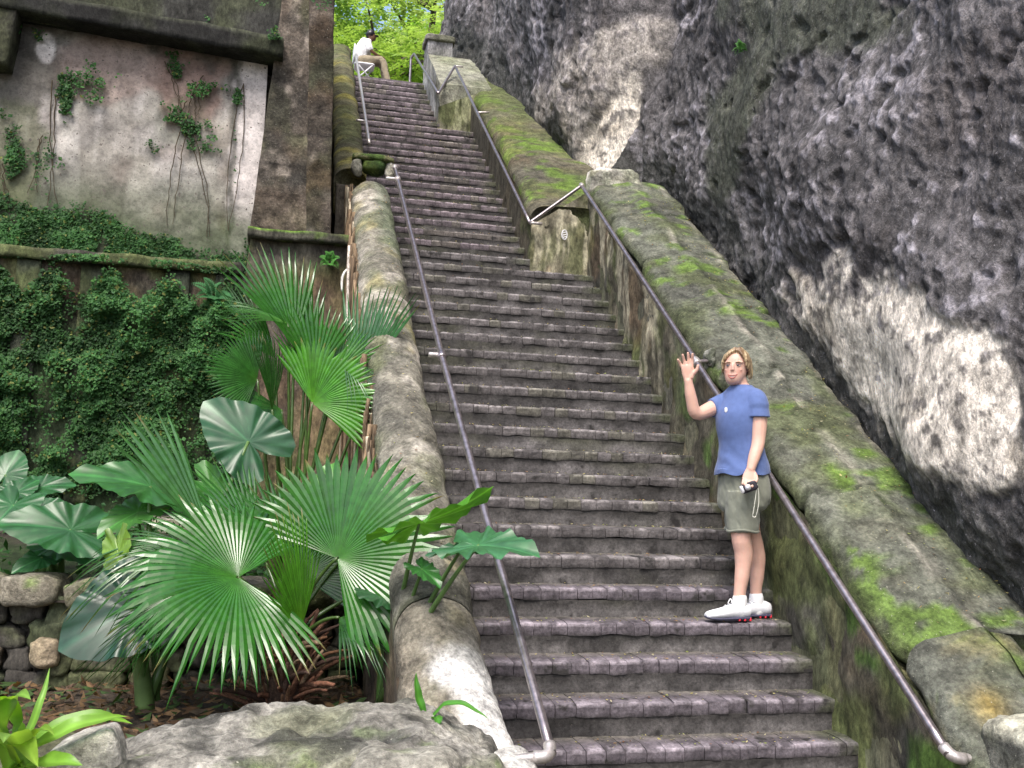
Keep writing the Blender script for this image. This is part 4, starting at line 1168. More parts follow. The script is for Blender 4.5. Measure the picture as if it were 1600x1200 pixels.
def palm_rear():
    b = aty(455, 760, 2.5); b[2] = 0.62
    root = empty('fan_palm', b, 'taller fan palm on the terrace with upright fronds against the ivy wall', 'palm')
    A = aty
    spec = [
        ((402, 592, 2.45), (316, 560, 2.30), (0.10, -0.95, 0.25), dict(spread=165, nseg=36, split=0.66, droop=0.05, asym=0, base=(0.03, 0.12, 0.02))),
        ((488, 630, 2.30), (572, 552, 2.20), (-0.25, -0.92, 0.05), dict(spread=165, nseg=34, split=0.74, droop=0.14, base=(0.055, 0.22, 0.012), asym=0, lens=0.1)),
        ((460, 535, 2.55), (408, 378, 2.7), (0.45, -0.85, 0.1), dict(spread=72, nseg=15, split=0.52, droop=0.02, base=(0.028, 0.125, 0.014))),
        ((558, 615, 2.75), (603, 440, 2.75), (-0.55, -0.8, 0.15), dict(spread=52, nseg=16, split=0.6, droop=0.03, base=(0.035, 0.13, 0.04))),
        ((450, 505, 2.5), (342, 478, 2.3), (0.0, -0.5, 0.85), dict(spread=60, nseg=14, split=0.3, droop=0.22, base=(0.05, 0.17, 0.03))),
        ((492, 585, 2.50), (490, 462, 2.55), (0.35, -0.9, 0.1), dict(spread=84, nseg=16, split=0.58, droop=0.04, base=(0.032, 0.15, 0.013))),
        ((535, 560, 2.35), (602, 628, 2.15), (0.3, -0.6, 0.7), dict(spread=80, nseg=16, split=0.3, droop=0.22, base=(0.045, 0.14, 0.045))),
        ((425, 640, 2.35), (415, 520, 2.35), (0.85, -0.5, 0.1), dict(spread=60, nseg=14, split=0.6, droop=0.02, base=(0.022, 0.085, 0.015))),
        ((480, 600, 2.5), (478, 500, 2.6), (0.5, -0.8, 0.1), dict(spread=90, nseg=20, split=0.55, droop=0.06, base=(0.035, 0.13, 0.02))),
        ((478, 560, 2.62), (446, 430, 2.7), (0.3, -0.9, 0.1), dict(spread=62, nseg=13, split=0.55, droop=0.03, base=(0.026, 0.115, 0.014))),
        ((520, 590, 2.6), (540, 490, 2.65), (-0.2, -0.95, 0.1), dict(spread=110, nseg=24, split=0.5, droop=0.10, base=(0.04, 0.16, 0.018))),
        ((575, 620, 2.85), (592, 470, 2.9), (-0.75, -0.6, 0.15), dict(spread=60, nseg=15, split=0.55, droop=0.05, base=(0.03, 0.12, 0.035))),
        ((430, 560, 2.58), (352, 470, 2.55), (0.2, -0.8, 0.5), dict(spread=60, nseg=11, split=0.45, droop=0.14, base=(0.035, 0.14, 0.02))),
        ((440, 640, 2.45), (360, 660, 2.25), (0.0, -0.85, 0.5), dict(spread=120, nseg=24, split=0.6, droop=0.12, base=(0.02, 0.09, 0.014))),
        ((420, 560, 2.6), (365, 430, 2.7), (0.6, -0.7, 0.1), dict(spread=40, nseg=10, split=0.4, droop=0.08, base=(0.04, 0.12, 0.03))),
    ]
    for i, (h, t, n, kw) in enumerate(spec):
        fan(root, A(*h), A(*t), n, seed=80 + i, stalk=b + np.array([random.uniform(-0.12, 0.12), random.uniform(-0.1, 0.1), 0.05]), **kw)
    r = random.Random(13)
    mb = MB()
    for i in range(40):
        a = r.uniform(0, 2 * math.pi); lean = r.uniform(0, 0.5); L = r.uniform(0.2, 0.6)
        d = np.array([math.cos(a) * math.sin(lean), math.sin(a) * math.sin(lean), math.cos(lean)])
        p0 = np.array([0.10 * math.cos(a), 0.08 * math.sin(a), -0.08])
        V, F = tube(bez(p0, p0 + d * L * 0.5, p0 + d * L, 6), np.linspace(0.02, 0.007, 6), 6)
        mb.add(V + b, F, np.array(r.choice([(0.12, 0.08, 0.05), (0.2, 0.13, 0.08), (0.09, 0.10, 0.04)])))
    mb.build('trunk', MAT['fibre'], root, True, root.location)
palm_rear()

# ------------------------------------------------------------------ broad-leaved plants
def ear_leaf(parent, att, tip, nrm, width=0.8, base=(0.03, 0.10, 0.035), seed=0, stalk=None, wav=0.05, fold=0.25, sr=0.012, curl=0.15):
    att = np.asarray(att, float); tip = np.asarray(tip, float)
    m = tip - att; L = np.linalg.norm(m); m /= L
    n = unit(np.asarray(nrm) - m * (np.asarray(nrm) @ m)); s = np.cross(n, m)
    na, nr = 72, 9
    th = np.linspace(-math.pi, math.pi, na, endpoint=False)
    prof_t = np.radians([0, 12, 25, 45, 70, 95, 120, 140, 155, 168, 180])
    prof_r = [1.0, 0.90, 0.77, 0.64, 0.57, 0.58, 0.66, 0.74, 0.70, 0.42, 0.14]
    rr = np.interp(np.abs(th), prof_t, prof_r)
    V, C = [att.copy()], [np.array(base) * 1.5]
    r = random.Random(seed); ph = r.uniform(0, 6)
    for k in range(1, nr + 1):
        q = k / nr
        for j in range(na):
            x = rr[j] * math.cos(th[j]) * q; y = rr[j] * math.sin(th[j]) * q * width
            vein = abs(math.sin((abs(th[j]) + 0.35 * q) * 7.0))
            h = fold * abs(y) * 0.6 - 0.012 * (1 - vein) * q + wav * q ** 2 * math.sin(th[j] * 9 + ph) * 0.6 + wav * 0.5 * q ** 3 * math.sin(th[j] * 17 + 2 * ph) - curl * max(0, x) ** 2 - curl * 0.6 * y * y
            V.append(att + L * (m * x + s * y + n * h))
            mid = math.exp(-(y / 0.02) ** 2) * (x > 0) + 0.35 * (vein < 0.18)
            C.append(np.array(base) * (1 + 0.9 * min(1, mid)))
    F = []
    for j in range(na):
        F.append((0, 1 + j, 1 + (j + 1) % na))
    for k in range(nr - 1):
        for j in range(na):
            a = 1 + k * na + j; b_ = 1 + k * na + (j + 1) % na
            F.append((a, a + na, b_ + na, b_))
    o = mesh_obj('leaf', V, F, MAT['ear'], parent, np.array(C), True, parent.location)
    if stalk is not None:
        P = bez(stalk, np.asarray(stalk) * 0.4 + att * 0.6 + np.array([0, 0, 0.10]), att, 14)
        V, F = tube(P, np.linspace(sr * 1.8, sr * 0.6, 14), 8)
        mesh_obj('petiole', V, F, MAT['ear'], o, np.tile((0.11, 0.20, 0.06), (len(V), 1)), True, parent.location)
    return o
A = aty
GL = (0.030, 0.120, 0.026)
b1 = A(60, 900, 2.4); b1[2] = 0.60
e1 = empty('elephant_ear_plant', b1, 'cluster of broad bluish-green heart leaves on the terrace at the far left', 'plant', 'broad heart-leaved plants')
for i, (a_, t_, n_, w_) in enumerate([((8, 742, 2.5), (28, 700, 2.6), (-0.1, -0.8, 0.6), 1.2), ((60, 762, 2.4), (118, 752, 2.4), (0, -0.6, 0.8), 0.9), ((60, 800, 2.2), (122, 792, 2.2), (0.1, -0.7, 0.75), 0.9),
                                      ((110, 828, 1.9), (-5, 808, 1.8), (0.05, -0.72, 0.7), 0.85), ((20, 790, 2.1), (-20, 830, 1.9), (0, -0.6, 0.8), 1.0), ((65, 872, 2.0), (18, 890, 1.9), (0.1, -0.7, 0.7), 0.8), ((25, 770, 2.3), (60, 745, 2.4), (0, -0.7, 0.7), 1.0), ((95, 850, 2.0), (150, 870, 1.85), (0, -0.6, 0.8), 0.9)]):
    ear_leaf(e1, A(*a_), A(*t_), n_, w_, (0.024, 0.100, 0.030), 100 + i, b1 + np.array([0.02 * i, 0, 0]))
b2 = A(228, 1098, 1.1)
e2 = empty('elephant_ear_plant', b2, 'elephant ear plant with thick pale stalk and big leaves behind the palm fronds at left', 'plant', 'broad heart-leaved plants')
for i, (a_, t_, n_, w_, bs) in enumerate([((235, 760, 1.5), (112, 726, 1.4), (0.0, -0.55, 0.85), 0.75, GL), ((205, 952, 0.95), (88, 1012, 0.85), (-0.25, -0.9, 0.35), 1.15, (0.014, 0.055, 0.030)), ((388, 690, 1.55), (318, 622, 1.6), (-0.35, -0.72, 0.62), 1.0, (0.022, 0.085, 0.034)),
                                          ((185, 868, 1.2), (190, 945, 1.1), (-0.6, -0.7, 0.3), 0.6, (0.13, 0.24, 0.03)), ((330, 760, 1.5), (395, 800, 1.4), (0.1, -0.6, 0.8), 0.9, (0.05, 0.16, 0.03)), ((215, 800, 1.45), (150, 830, 1.3), (-0.1, -0.5, 0.85), 0.9, (0.045, 0.15, 0.03))]):
    ear_leaf(e2, A(*a_), A(*t_), n_, w_, bs, 120 + i, b2 + np.array([0.015 * i - 0.02, 0.01 * i, 0]), sr=0.017 if i < 3 else 0.010)
V, F = tube(bez(b2 + np.array([0, 0, -0.05]), b2 + np.array([-0.03, 0, 0.2]), A(205, 965, 1.05), 12), np.linspace(0.055, 0.030, 12), 12)
mesh_obj('stem', V, F, MAT['ear'], e2, np.tile((0.13, 0.21, 0.07), (len(V), 1)), True, e2.location)
b3 = A(600, 1100, 0.75)
e3p = empty('elephant_ear_plant', b3, 'elephant ear plant leaning its leaves over the left parapet and handrail', 'plant', 'broad heart-leaved plants')
for i, (a_, t_, n_, w_, bs) in enumerate([((748, 852, -0.22), (840, 852, -0.45), (-0.05, -0.40, 0.9), 0.85, (0.045, 0.15, 0.06)), ((655, 818, 0.2), (776, 779, 0.0), (0.05, -0.25, -0.9), 0.55, (0.07, 0.24, 0.02)), ((722, 858, -0.05), (664, 860, -0.05), (0, -0.35, 0.9), 0.6, (0.02, 0.08, 0.03)),
                                          ((660, 890, 0.2), (690, 912, 0.1), (0.2, -0.6, 0.8), 0.9, GL), ((560, 770, 1.2), (520, 745, 1.3), (0, -0.8, 0.6), 1.1, GL), ((600, 930, 0.6), (660, 960, 0.5), (0, -0.5, 0.85), 0.8, (0.025, 0.09, 0.03)), ((520, 760, 1.4), (480, 800, 1.3), (0, -0.7, 0.6), 1.0, (0.07, 0.22, 0.03))]):
    ear_leaf(e3p, A(*a_), A(*t_), n_, w_, bs, 140 + i, b3 + np.array([0.012 * i - 0.03, 0.01 * i, 0]), sr=0.012, wav=0.07)
for q in ((598, 1105, 0.75, 600, 985), (645, 1000, 0.6, 640, 930)):
    p0 = A(q[0], q[1], q[2])
    V, F = tube(bez(p0 + np.array([0, 0, -0.05]), p0 + np.array([0.0, 0, 0.15]), A(q[3], q[4], q[2]), 10), np.linspace(0.042, 0.03, 10), 12)
    mesh_obj('stem', V, F, MAT['ear'], e3p, np.tile((0.10, 0.20, 0.05), (len(V), 1)), True, e3p.location)

def strap(parent, p0, p1, p2, w, base, seed=0, fold=0.3):
    P = bez(p0, p1, p2, 16)
    T, Nn, B = frames(P)
    up = np.array([0, -0.5, 0.85])
    V, C = [], []
    for i, (p, t) in enumerate(zip(P, T)):
        s = unit(np.cross(t, up)); n = np.cross(s, t)
        q = i / 15
        ww = w * (0.45 + 1.2 * q) if q < 0.45 else w * max(0.0, 1 - ((q - 0.45) / 0.55) ** 2.2) * 0.99
        for v in (-1, -0.5, 0, 0.5, 1):
            V.append(p + s * ww * v + n * ww * fold * abs(v) + n * 0.003 * math.sin(q * 20 + seed))
            C.append(np.array(base) * (1.35 if v == 0 else (1.0 if abs(v) < 0.7 else 0.9)))
    return mesh_obj('leaf', V, gridfaces(16, 5), MAT['lily'], parent, np.array(C), True, parent.location)
LB = (0.17, 0.36, 0.04)
b4 = A(25, 1185, -1.2); b4[2] -= 0.05
l1 = empty('strap_leaf_plant', b4, 'lime-green strap-leaved plant in the near left corner beside the stone block', 'plant', 'strap-leaved plants')
for i, (m_, t_, w_, col_) in enumerate([((110, 1085, -1.2), (207, 1132, -1.15), 0.030, LB), ((60, 1130, -1.2), (78, 1043, -1.1), 0.014, LB), ((90, 1120, -1.4), (200, 1120, -1.2), 0.032, (0.20, 0.40, 0.05)), ((-10, 1060, -1.3), (48, 1092, -1.5), 0.045, (0.19, 0.36, 0.06)), ((60, 1180, -1.5), (130, 1195, -1.5), 0.040, LB),
                                        ((-40, 1080, -1.4), (-60, 1200, -1.6), 0.04, LB), ((20, 1120, -1.3), (60, 1200, -1.6), 0.04, (0.24, 0.40, 0.05)), ((10, 1090, -1.1), (0, 1090, -1.5), 0.04, (0.14, 0.32, 0.03)), ((50, 1110, -1.2), (85, 1150, -1.4), 0.022, (0.22, 0.38, 0.05)), ((20, 1120, -1.4), (5, 1160, -1.7), 0.045, (0.21, 0.38, 0.08))]):
    strap(l1, b4 + np.array([0.01 * (i - 4), 0.012 * (i % 3), 0]), A(*m_), A(*t_), w_, col_, i)
b5 = A(672, 1128, -0.72)
l2 = empty('strap_leaf_plant', b5, 'small bright strap-leaved sprout against the white foot of the left parapet', 'plant', 'strap-leaved plants')
for i, (m_, t_, w_) in enumerate([((650, 1100, -0.70), (650, 1050, -0.70), 0.018), ((700, 1070, -0.78), (764, 1125, -0.85), 0.016), ((690, 1110, -0.8), (682, 1138, -0.86), 0.020)]):
    strap(l2, b5, A(*m_), A(*t_), w_, (0.07, 0.24, 0.03), i)

def fern(name, label, base, tips, w, col_, group=None):
    root = empty(name, base, label, 'fern', group)
    for i, t in enumerate(tips):
        mid = (np.asarray(base) + t) / 2 + np.array([0, -0.02, 0.05])
        P = bez(base, mid, t, 14)
        T, Nn, B = frames(P)
        pts, dd, nn, ss = [], [], [], []
        for k in range(2, 14):
            s = unit(np.cross(T[k], np.array([0, -0.7, 0.7])))
            for sg in (-1, 1):
                L = w * (1 - (k / 14) ** 2)
                pts.append(P[k] + s * sg * L * 0.5); dd.append(s * sg); nn.append(np.array([0, -0.6, 0.8])); ss.append(max(L, 0.012))
        V, F = leafcards(np.array(pts), np.array(dd), np.array(nn), np.array(ss), 0.4, 0.05)
        mesh_obj('frond', V, F, MAT['lily'], root, np.tile(col_, (len(V), 1)), False, root.location)
fb = A(515, 412, 4.86)
fern('fern', 'small bright fern rooted in the ochre wall beside the hanging roots', fb, [fb + np.array([dx, -0.06, dz]) for dx, dz in ((-0.10, 0.04), (-0.05, 0.10), (0.03, 0.11), (0.09, 0.05), (-0.09, -0.04), (0.08, -0.05))], 0.07, (0.08, 0.24, 0.05))
fb = A(335, 462, 4.78)
fern('fern', 'pale green fern sticking out of the ivy curtain', fb, [fb + np.array([dx, -0.1, dz]) for dx, dz in ((-0.2, 0.08), (-0.1, 0.14), (0.05, 0.10), (0.18, -0.05), (0.2, -0.15), (-0.16, -0.05))], 0.10, (0.05, 0.17, 0.06))
fb = atx(1160, 78, 0.80)
fern('fern', 'tiny bright green sprig growing from the dark cliff', fb, [fb + np.array([-0.06, dy, dz]) for dy, dz in ((-0.09, 0.02), (-0.05, 0.06), (0.03, 0.06), (0.08, 0.02), (0.02, -0.05), (-0.06, -0.04))], 0.07, (0.10, 0.26, 0.07))

# ------------------------------------------------------------------ fallen leaves
def litter():
    n = 3600
    k = rng.integers(-1, 40, n)
    x = np.where(k <= 20, rng.uniform(-1.95, -0.03, n), rng.uniform(-2.2, -0.68, n))
    y = k * TREAD + rng.uniform(0.005, TREAD, n) ** 1.0
    P = np.stack([x, y, k * RISE + 0.004], 1)
    m = 700
    yy = rng.uniform(-0.4, 5.0, m); xx = rng.uniform(0.15, 0.8, m)
    P2 = np.stack([xx, yy, yy * SL + 0.93], 1)
    m3 = 220
    y3 = rng.uniform(0.3, 5.3, m3); x3 = rng.uniform(-2.36, -2.12, m3)
    P3 = np.stack([x3, y3, y3 * SL + 0.29 + 0.2 * np.sqrt(np.clip(1 - ((x3 + 2.235) / 0.205) ** 2, 0, 1)) + 0.012], 1)
    P = np.vstack([P, P2, P3]); n = len(P)
    D = np.stack([rng.normal(0, 1, n), rng.normal(0, 1, n), rng.normal(0, 0.2, n)], 1); D /= np.linalg.norm(D, axis=1)[:, None]
    U_ = np.tile((0, -0.2, 1.0), (n, 1)) + rng.normal(0, 0.25, (n, 3)); U_ -= D * (U_ * D).sum(1)[:, None]; U_ /= np.linalg.norm(U_, axis=1)[:, None]
    V, F = leafcards(P, D, U_, rng.uniform(0.008, 0.026, n), 0.5, 0.05)
    pal = np.array([(0.40, 0.36, 0.16), (0.30, 0.20, 0.10), (0.45, 0.42, 0.30), (0.20, 0.10, 0.06), (0.25, 0.30, 0.10)])
    C = pal[rng.integers(0, 5, n)]
    tag(mesh_obj('fallen_leaves', V, F, MAT['lily'], None, np.repeat(C, 4, 0), False), 'tiny dry yellow and brown leaves scattered over steps and coping', 'leaf litter', None, 'stuff')
    q = 6 * RISE; p = atz(1072, 819, q + 0.006)
    V, F = leafcards(np.array([p + np.array([0, 0, 0.012])]), np.array([[1.0, 0.2, 0.1]]), np.array([[0, -0.6, 0.8]]), np.array([0.05]), 0.5, 0.1)
    tag(mesh_obj('red_leaf', V, F, MAT['lily'], None, np.tile((0.55, 0.10, 0.05), (4, 1)), False), 'fallen orange-red leaf lying on a step left of the woman', 'leaf')
litter()

# ------------------------------------------------------------------ trees at the top
def tree(base, h, rad, label, seed, nleaf, col_, size):
    r = random.Random(seed); g = np.random.default_rng(seed)
    base = np.asarray(base, float)
    root = empty('leafy_tree', base, label, 'tree', 'trees at the head of the stairs')
    mb = MB()
    top = base + np.array([r.uniform(-0.5, 0.5), r.uniform(-0.5, 0.5), h * 0.75])
    P = bez(base + np.array([0, 0, -0.3]), base + np.array([0.3, 0, h * 0.4]), top, 12)
    V, F = tube(P, np.linspace(0.20, 0.06, 12), 9); mb.add(V, F, (0.10, 0.08, 0.06))
    cl = []
    for i in range(34):
        t = r.uniform(0.25, 1.0)
        p = P[int(t * 11)]
        a = r.uniform(0, 2 * math.pi); e = r.uniform(-0.35, 0.9)
        L = rad * r.uniform(0.45, 1.0)
        q = p + L * np.array([math.cos(a) * math.cos(e), math.sin(a) * math.cos(e), math.sin(e) * 0.8])
        pts = bez(p, (p + q) / 2 + np.array([0, 0, 0.25]), q, 7)
        V, F = tube(pts, np.linspace(0.05, 0.012, 7), 6); mb.add(V, F, (0.10, 0.08, 0.06))
        cl += [pts[4], pts[5], pts[6], q + np.array([r.uniform(-0.4, 0.4), r.uniform(-0.4, 0.4), r.uniform(-0.5, 0.1)])]
    mb.build('trunk', MAT['root'], root, True, root.location)
    cl = np.array(cl)
    # drooping leaf sprays: a spine with small leaflets on both sides
    ns = nleaf // 12
    ctr = cl[g.integers(0, len(cl), ns)] + g.normal(0, 0.34, (ns, 3))
    a = g.uniform(0, 2 * math.pi, ns)
    D = np.stack([np.cos(a), np.sin(a), g.uniform(-0.9, 0.1, ns)], 1); D /= np.linalg.norm(D, axis=1)[:, None]
    S = np.cross(D, np.array([0, 0, 1.0])); S /= np.linalg.norm(S, axis=1)[:, None]
    U_ = np.cross(S, D)
    PP, DD, NN, KK = [], [], [], []
    tone = g.uniform(0.75, 1.25, ns)
    for k in range(12):
        sg = 1 if k % 2 else -1
        PP.append(ctr + D * (k // 2) * size * 0.55 + S * sg * size * 0.5)
        DD.append(S * sg + D * 0.5); NN.append(U_ + g.normal(0, 0.25, (ns, 3))); KK.append(tone)
    PP, DD, NN, KK = np.vstack(PP), np.vstack(DD), np.vstack(NN), np.concatenate(KK)
    DD /= np.linalg.norm(DD, axis=1)[:, None]
    NN -= DD * (NN * DD).sum(1)[:, None]; NN /= np.linalg.norm(NN, axis=1)[:, None]
    V, F = leafcards(PP, DD, NN, np.full(len(PP), size) * g.uniform(0.8, 1.2, len(PP)), 0.5, 0.06)
    C = np.array(col_)[None, :] * KK[:, None]
    mesh_obj('crown', V, F, MAT['canopy'], root, np.repeat(C, 4, 0), False, root.location)
zt = 44.5 * RISE
tree((-3.4, 17.0, zt), 7.0, 3.2, 'bright green tree behind the seated figure, nearest the dark wall', 1, 15000, (0.22, 0.38, 0.08), 0.15)
tree((-0.2, 19.0, zt), 8.0, 3.4, 'yellow-green feathery tree rising behind the capped pier', 2, 15000, (0.36, 0.50, 0.15), 0.15)
tree((-2.0, 24.0, zt), 11.0, 4.5, 'tall pale tree farther back, filling the middle of the gap', 3, 15000, (0.44, 0.57, 0.24), 0.19)
tree((1.8, 25.0, zt), 10.0, 4.0, 'tree farther back half hidden by the cliff edge', 4, 12000, (0.22, 0.40, 0.06), 0.19)
tree((-1.6, 14.6, zt), 2.6, 1.7, 'low leafy shrub-like tree just behind the top landing', 5, 9000, (0.27, 0.43, 0.09), 0.11)

# ------------------------------------------------------------------ people
def ring_loft(rings, seg=20):
    """rings: (centre, half axis a, half axis b)"""
    V = []
    t = np.linspace(0, 2 * math.pi, seg, endpoint=False)
    for c, a, b in rings:
        V.append(np.asarray(c)[None, :] + np.cos(t)[:, None] * np.asarray(a)[None, :] + np.sin(t)[:, None] * np.asarray(b)[None, :])
    F = [tuple(f) for f in gridfaces(len(rings), seg, True)]
    F.append(tuple(range(seg))[::-1]); F.append(tuple(range((len(rings) - 1) * seg, len(rings) * seg)))
    return np.vstack(V), F
def smooth_rings(rings, n=6):
    out = []
    R_ = [np.concatenate([np.asarray(q, float) for q in r]) for r in rings]
    for i in range(len(R_) - 1):
        p0, p1, p2, p3 = R_[max(i - 1, 0)], R_[i], R_[i + 1], R_[min(i + 2, len(R_) - 1)]
        for t in np.linspace(0, 1, n, endpoint=False):
            out.append(0.5 * ((2 * p1) + (-p0 + p2) * t + (2 * p0 - 5 * p1 + 4 * p2 - p3) * t * t + (-p0 + 3 * p1 - 3 * p2 + p3) * t ** 3))
    out.append(R_[-1])
    return [(q[0:3], q[3:6], q[6:9]) for q in out]
def limb(P, R, n=4, seg=14):
    """tapered limb through points with rounded ends"""
    P = np.asarray(P, float); R = np.asarray(R, float)
    Q, S = [], []
    k = len(P)
    for i in range(k - 1):
        for t in np.linspace(0, 1, n, endpoint=False):
            p0 = P[max(i - 1, 0)]; p1 = P[i]; p2 = P[i + 1]; p3 = P[min(i + 2, k - 1)]
            c = 0.5 * ((2 * p1) + (-p0 + p2) * t + (2 * p0 - 5 * p1 + 4 * p2 - p3) * t * t + (-p0 + 3 * p1 - 3 * p2 + p3) * t ** 3)
            Q.append(c); S.append(R[i] + (R[i + 1] - R[i]) * (t * t * (3 - 2 * t)))
    Q.append(P[-1]); S.append(R[-1])
    d0 = unit(Q[0] - Q[1]); d1 = unit(Q[-1] - Q[-2])
    Q = [Q[0] + d0 * S[0] * 0.75, Q[0] + d0 * S[0] * 0.45] + Q + [Q[-1] + d1 * S[-1] * 0.45, Q[-1] + d1 * S[-1] * 0.75]
    S = [S[0] * 0.5, S[0] * 0.86] + S + [S[-1] * 0.86, S[-1] * 0.5]
    return tube(np.array(Q), np.array(S), seg)
def fuse(name, pieces, voxel, m, parent, smooth=4, org=None, post=None, colf=None, planes=()):
    """joins the pieces into ONE continuous skin (voxel remesh + smoothing)"""
    mb = MB()
    for V, F in pieces: mb.add(V, F)
    V = np.vstack(mb.V)
    me = bpy.data.meshes.new('tmp'); me.from_pydata([tuple(v) for v in V], [], mb.F); me.update()
    bm = bmesh.new(); bm.from_mesh(me); bmesh.ops.recalc_face_normals(bm, faces=bm.faces); bm.to_mesh(me); bm.free()
    o = bpy.data.objects.new('tmp', me); COL.objects.link(o)
    md = o.modifiers.new('r', 'REMESH'); md.mode = 'VOXEL'; md.voxel_size = voxel
    if smooth:
        ms = o.modifiers.new('s', 'SMOOTH'); ms.iterations = smooth; ms.factor = 0.5
    dg_ = bpy.context.evaluated_depsgraph_get()
    ev = o.evaluated_get(dg_)
    m2 = bpy.data.meshes.new_from_object(ev)
    bpy.data.objects.remove(o)
    if planes:
        bm = bmesh.new(); bm.from_mesh(m2)
        for co, no in planes:
            bmesh.ops.bisect_plane(bm, geom=bm.verts[:] + bm.edges[:] + bm.faces[:], plane_co=tuple(co), plane_no=tuple(no), clear_outer=True)
        bm.to_mesh(m2); bm.free()
    n = len(m2.vertices)
    co = np.empty(n * 3); m2.vertices.foreach_get('co', co); co = co.reshape(-1, 3)
    nm = np.empty(n * 3); m2.vertices.foreach_get('normal', nm); nm = nm.reshape(-1, 3)
    if post is not None: co = post(co, nm)
    F = [tuple(p.vertices) for p in m2.polygons]
    col = colf(co) if colf is not None else None
    return mesh_obj(name, co, F, m, parent, col, True, org)
def cloth_mat(name, colr, rough=0.85):
    m, nt, b = new_mat(name)
    tc = N(nt, 'ShaderNodeTexCoord')
    n1 = noise(nt, 25, 4, 0.6, tc.outputs['Object']); n2 = noise(nt, 400, 2, 0.5, tc.outputs['Object'])
    c = mul(nt, tuple(colr), ramp(nt, n1.outputs['Fac'], [(0.3, 0.88), (0.7, 1.12)]).outputs['Color'])
    nt.links.new(c, b.inputs['Base Color']); b.inputs['Roughness'].default_value = rough
    b.inputs['Sheen Weight'].default_value = 0.15
    bp = N(nt, 'ShaderNodeBump'); bp.inputs['Strength'].default_value = 0.25; bp.inputs['Distance'].default_value = 0.004
    nt.links.new(n2.outputs['Fac'], bp.inputs['Height']); nt.links.new(bp.outputs['Normal'], b.inputs['Normal'])
    return m
def skin_mat(name):
    m, nt, b = new_mat(name)
    at = N(nt, 'ShaderNodeAttribute', attribute_name='Col')
    tc = N(nt, 'ShaderNodeTexCoord')
    n1 = noise(nt, 18, 5, 0.6, tc.outputs['Object'])
    c = mul(nt, at.outputs['Color'], ramp(nt, n1.outputs['Fac'], [(0.3, 0.93), (0.7, 1.07)]).outputs['Color'])
    nt.links.new(c, b.inputs['Base Color']); b.inputs['Roughness'].default_value = 0.5
    b.inputs['Specular IOR Level'].default_value = 0.35
    b.inputs['Subsurface Weight'].default_value = 0.15
    b.inputs['Subsurface Radius'].default_value = (0.012, 0.005, 0.003); b.inputs['Subsurface Scale'].default_value = 0.6
    return m
MAT['skin'] = skin_mat('skin')
MAT['shirt'] = cloth_mat('blue_cotton', (0.082, 0.130, 0.305))
MAT['shorts'] = cloth_mat('olive_cotton', (0.175, 0.185, 0.145))
MAT['white_cloth'] = cloth_mat('white_cloth', (0.75, 0.75, 0.76))
MAT['shoe'] = plain_mat('shoe_leather', (0.74, 0.75, 0.78), 0.45, 0, 0.08, 60, 0.1)
MAT['shoe_grey'] = plain_mat('shoe_blue_grey', (0.22, 0.24, 0.36), 0.45, 0, 0.1, 60, 0.1)
MAT['sole_dark'] = plain_mat('sole_dark', (0.06, 0.06, 0.10), 0.6, 0, 0.1)
MAT['sole_red'] = plain_mat('sole_red', (0.62, 0.03, 0.05), 0.4, 0, 0.1)
MAT['eye_white'] = plain_mat('eye_white', (0.52, 0.47, 0.44), 0.2, 0, 0.02)
MAT['iris'] = plain_mat('iris', (0.05, 0.06, 0.08), 0.15, 0, 0.05)
MAT['lip'] = plain_mat('lip', (0.40, 0.14, 0.12), 0.4, 0, 0.05)
MAT['tooth'] = plain_mat('tooth', (0.40, 0.34, 0.30), 0.35, 0, 0.02)
MAT['brow'] = plain_mat('brow', (0.30, 0.19, 0.12), 0.7, 0, 0.1)
MAT['black'] = plain_mat('black_plastic', (0.018, 0.015, 0.022), 0.3, 0, 0.1)
MAT['silver'] = plain_mat('silver_plastic', (0.65, 0.65, 0.68), 0.3, 0.5, 0.05)
MAT['strap'] = plain_mat('cord', (0.60, 0.60, 0.52), 0.7, 0, 0.1)
def hair_mat(name):
    m, nt, b = new_mat(name)
    at = N(nt, 'ShaderNodeAttribute', attribute_name='Col')
    nt.links.new(at.outputs['Color'], b.inputs['Base Color'])
    b.inputs['Roughness'].default_value = 0.42; b.inputs['Specular IOR Level'].default_value = 0.5
    return m
MAT['hair'] = hair_mat('hair')

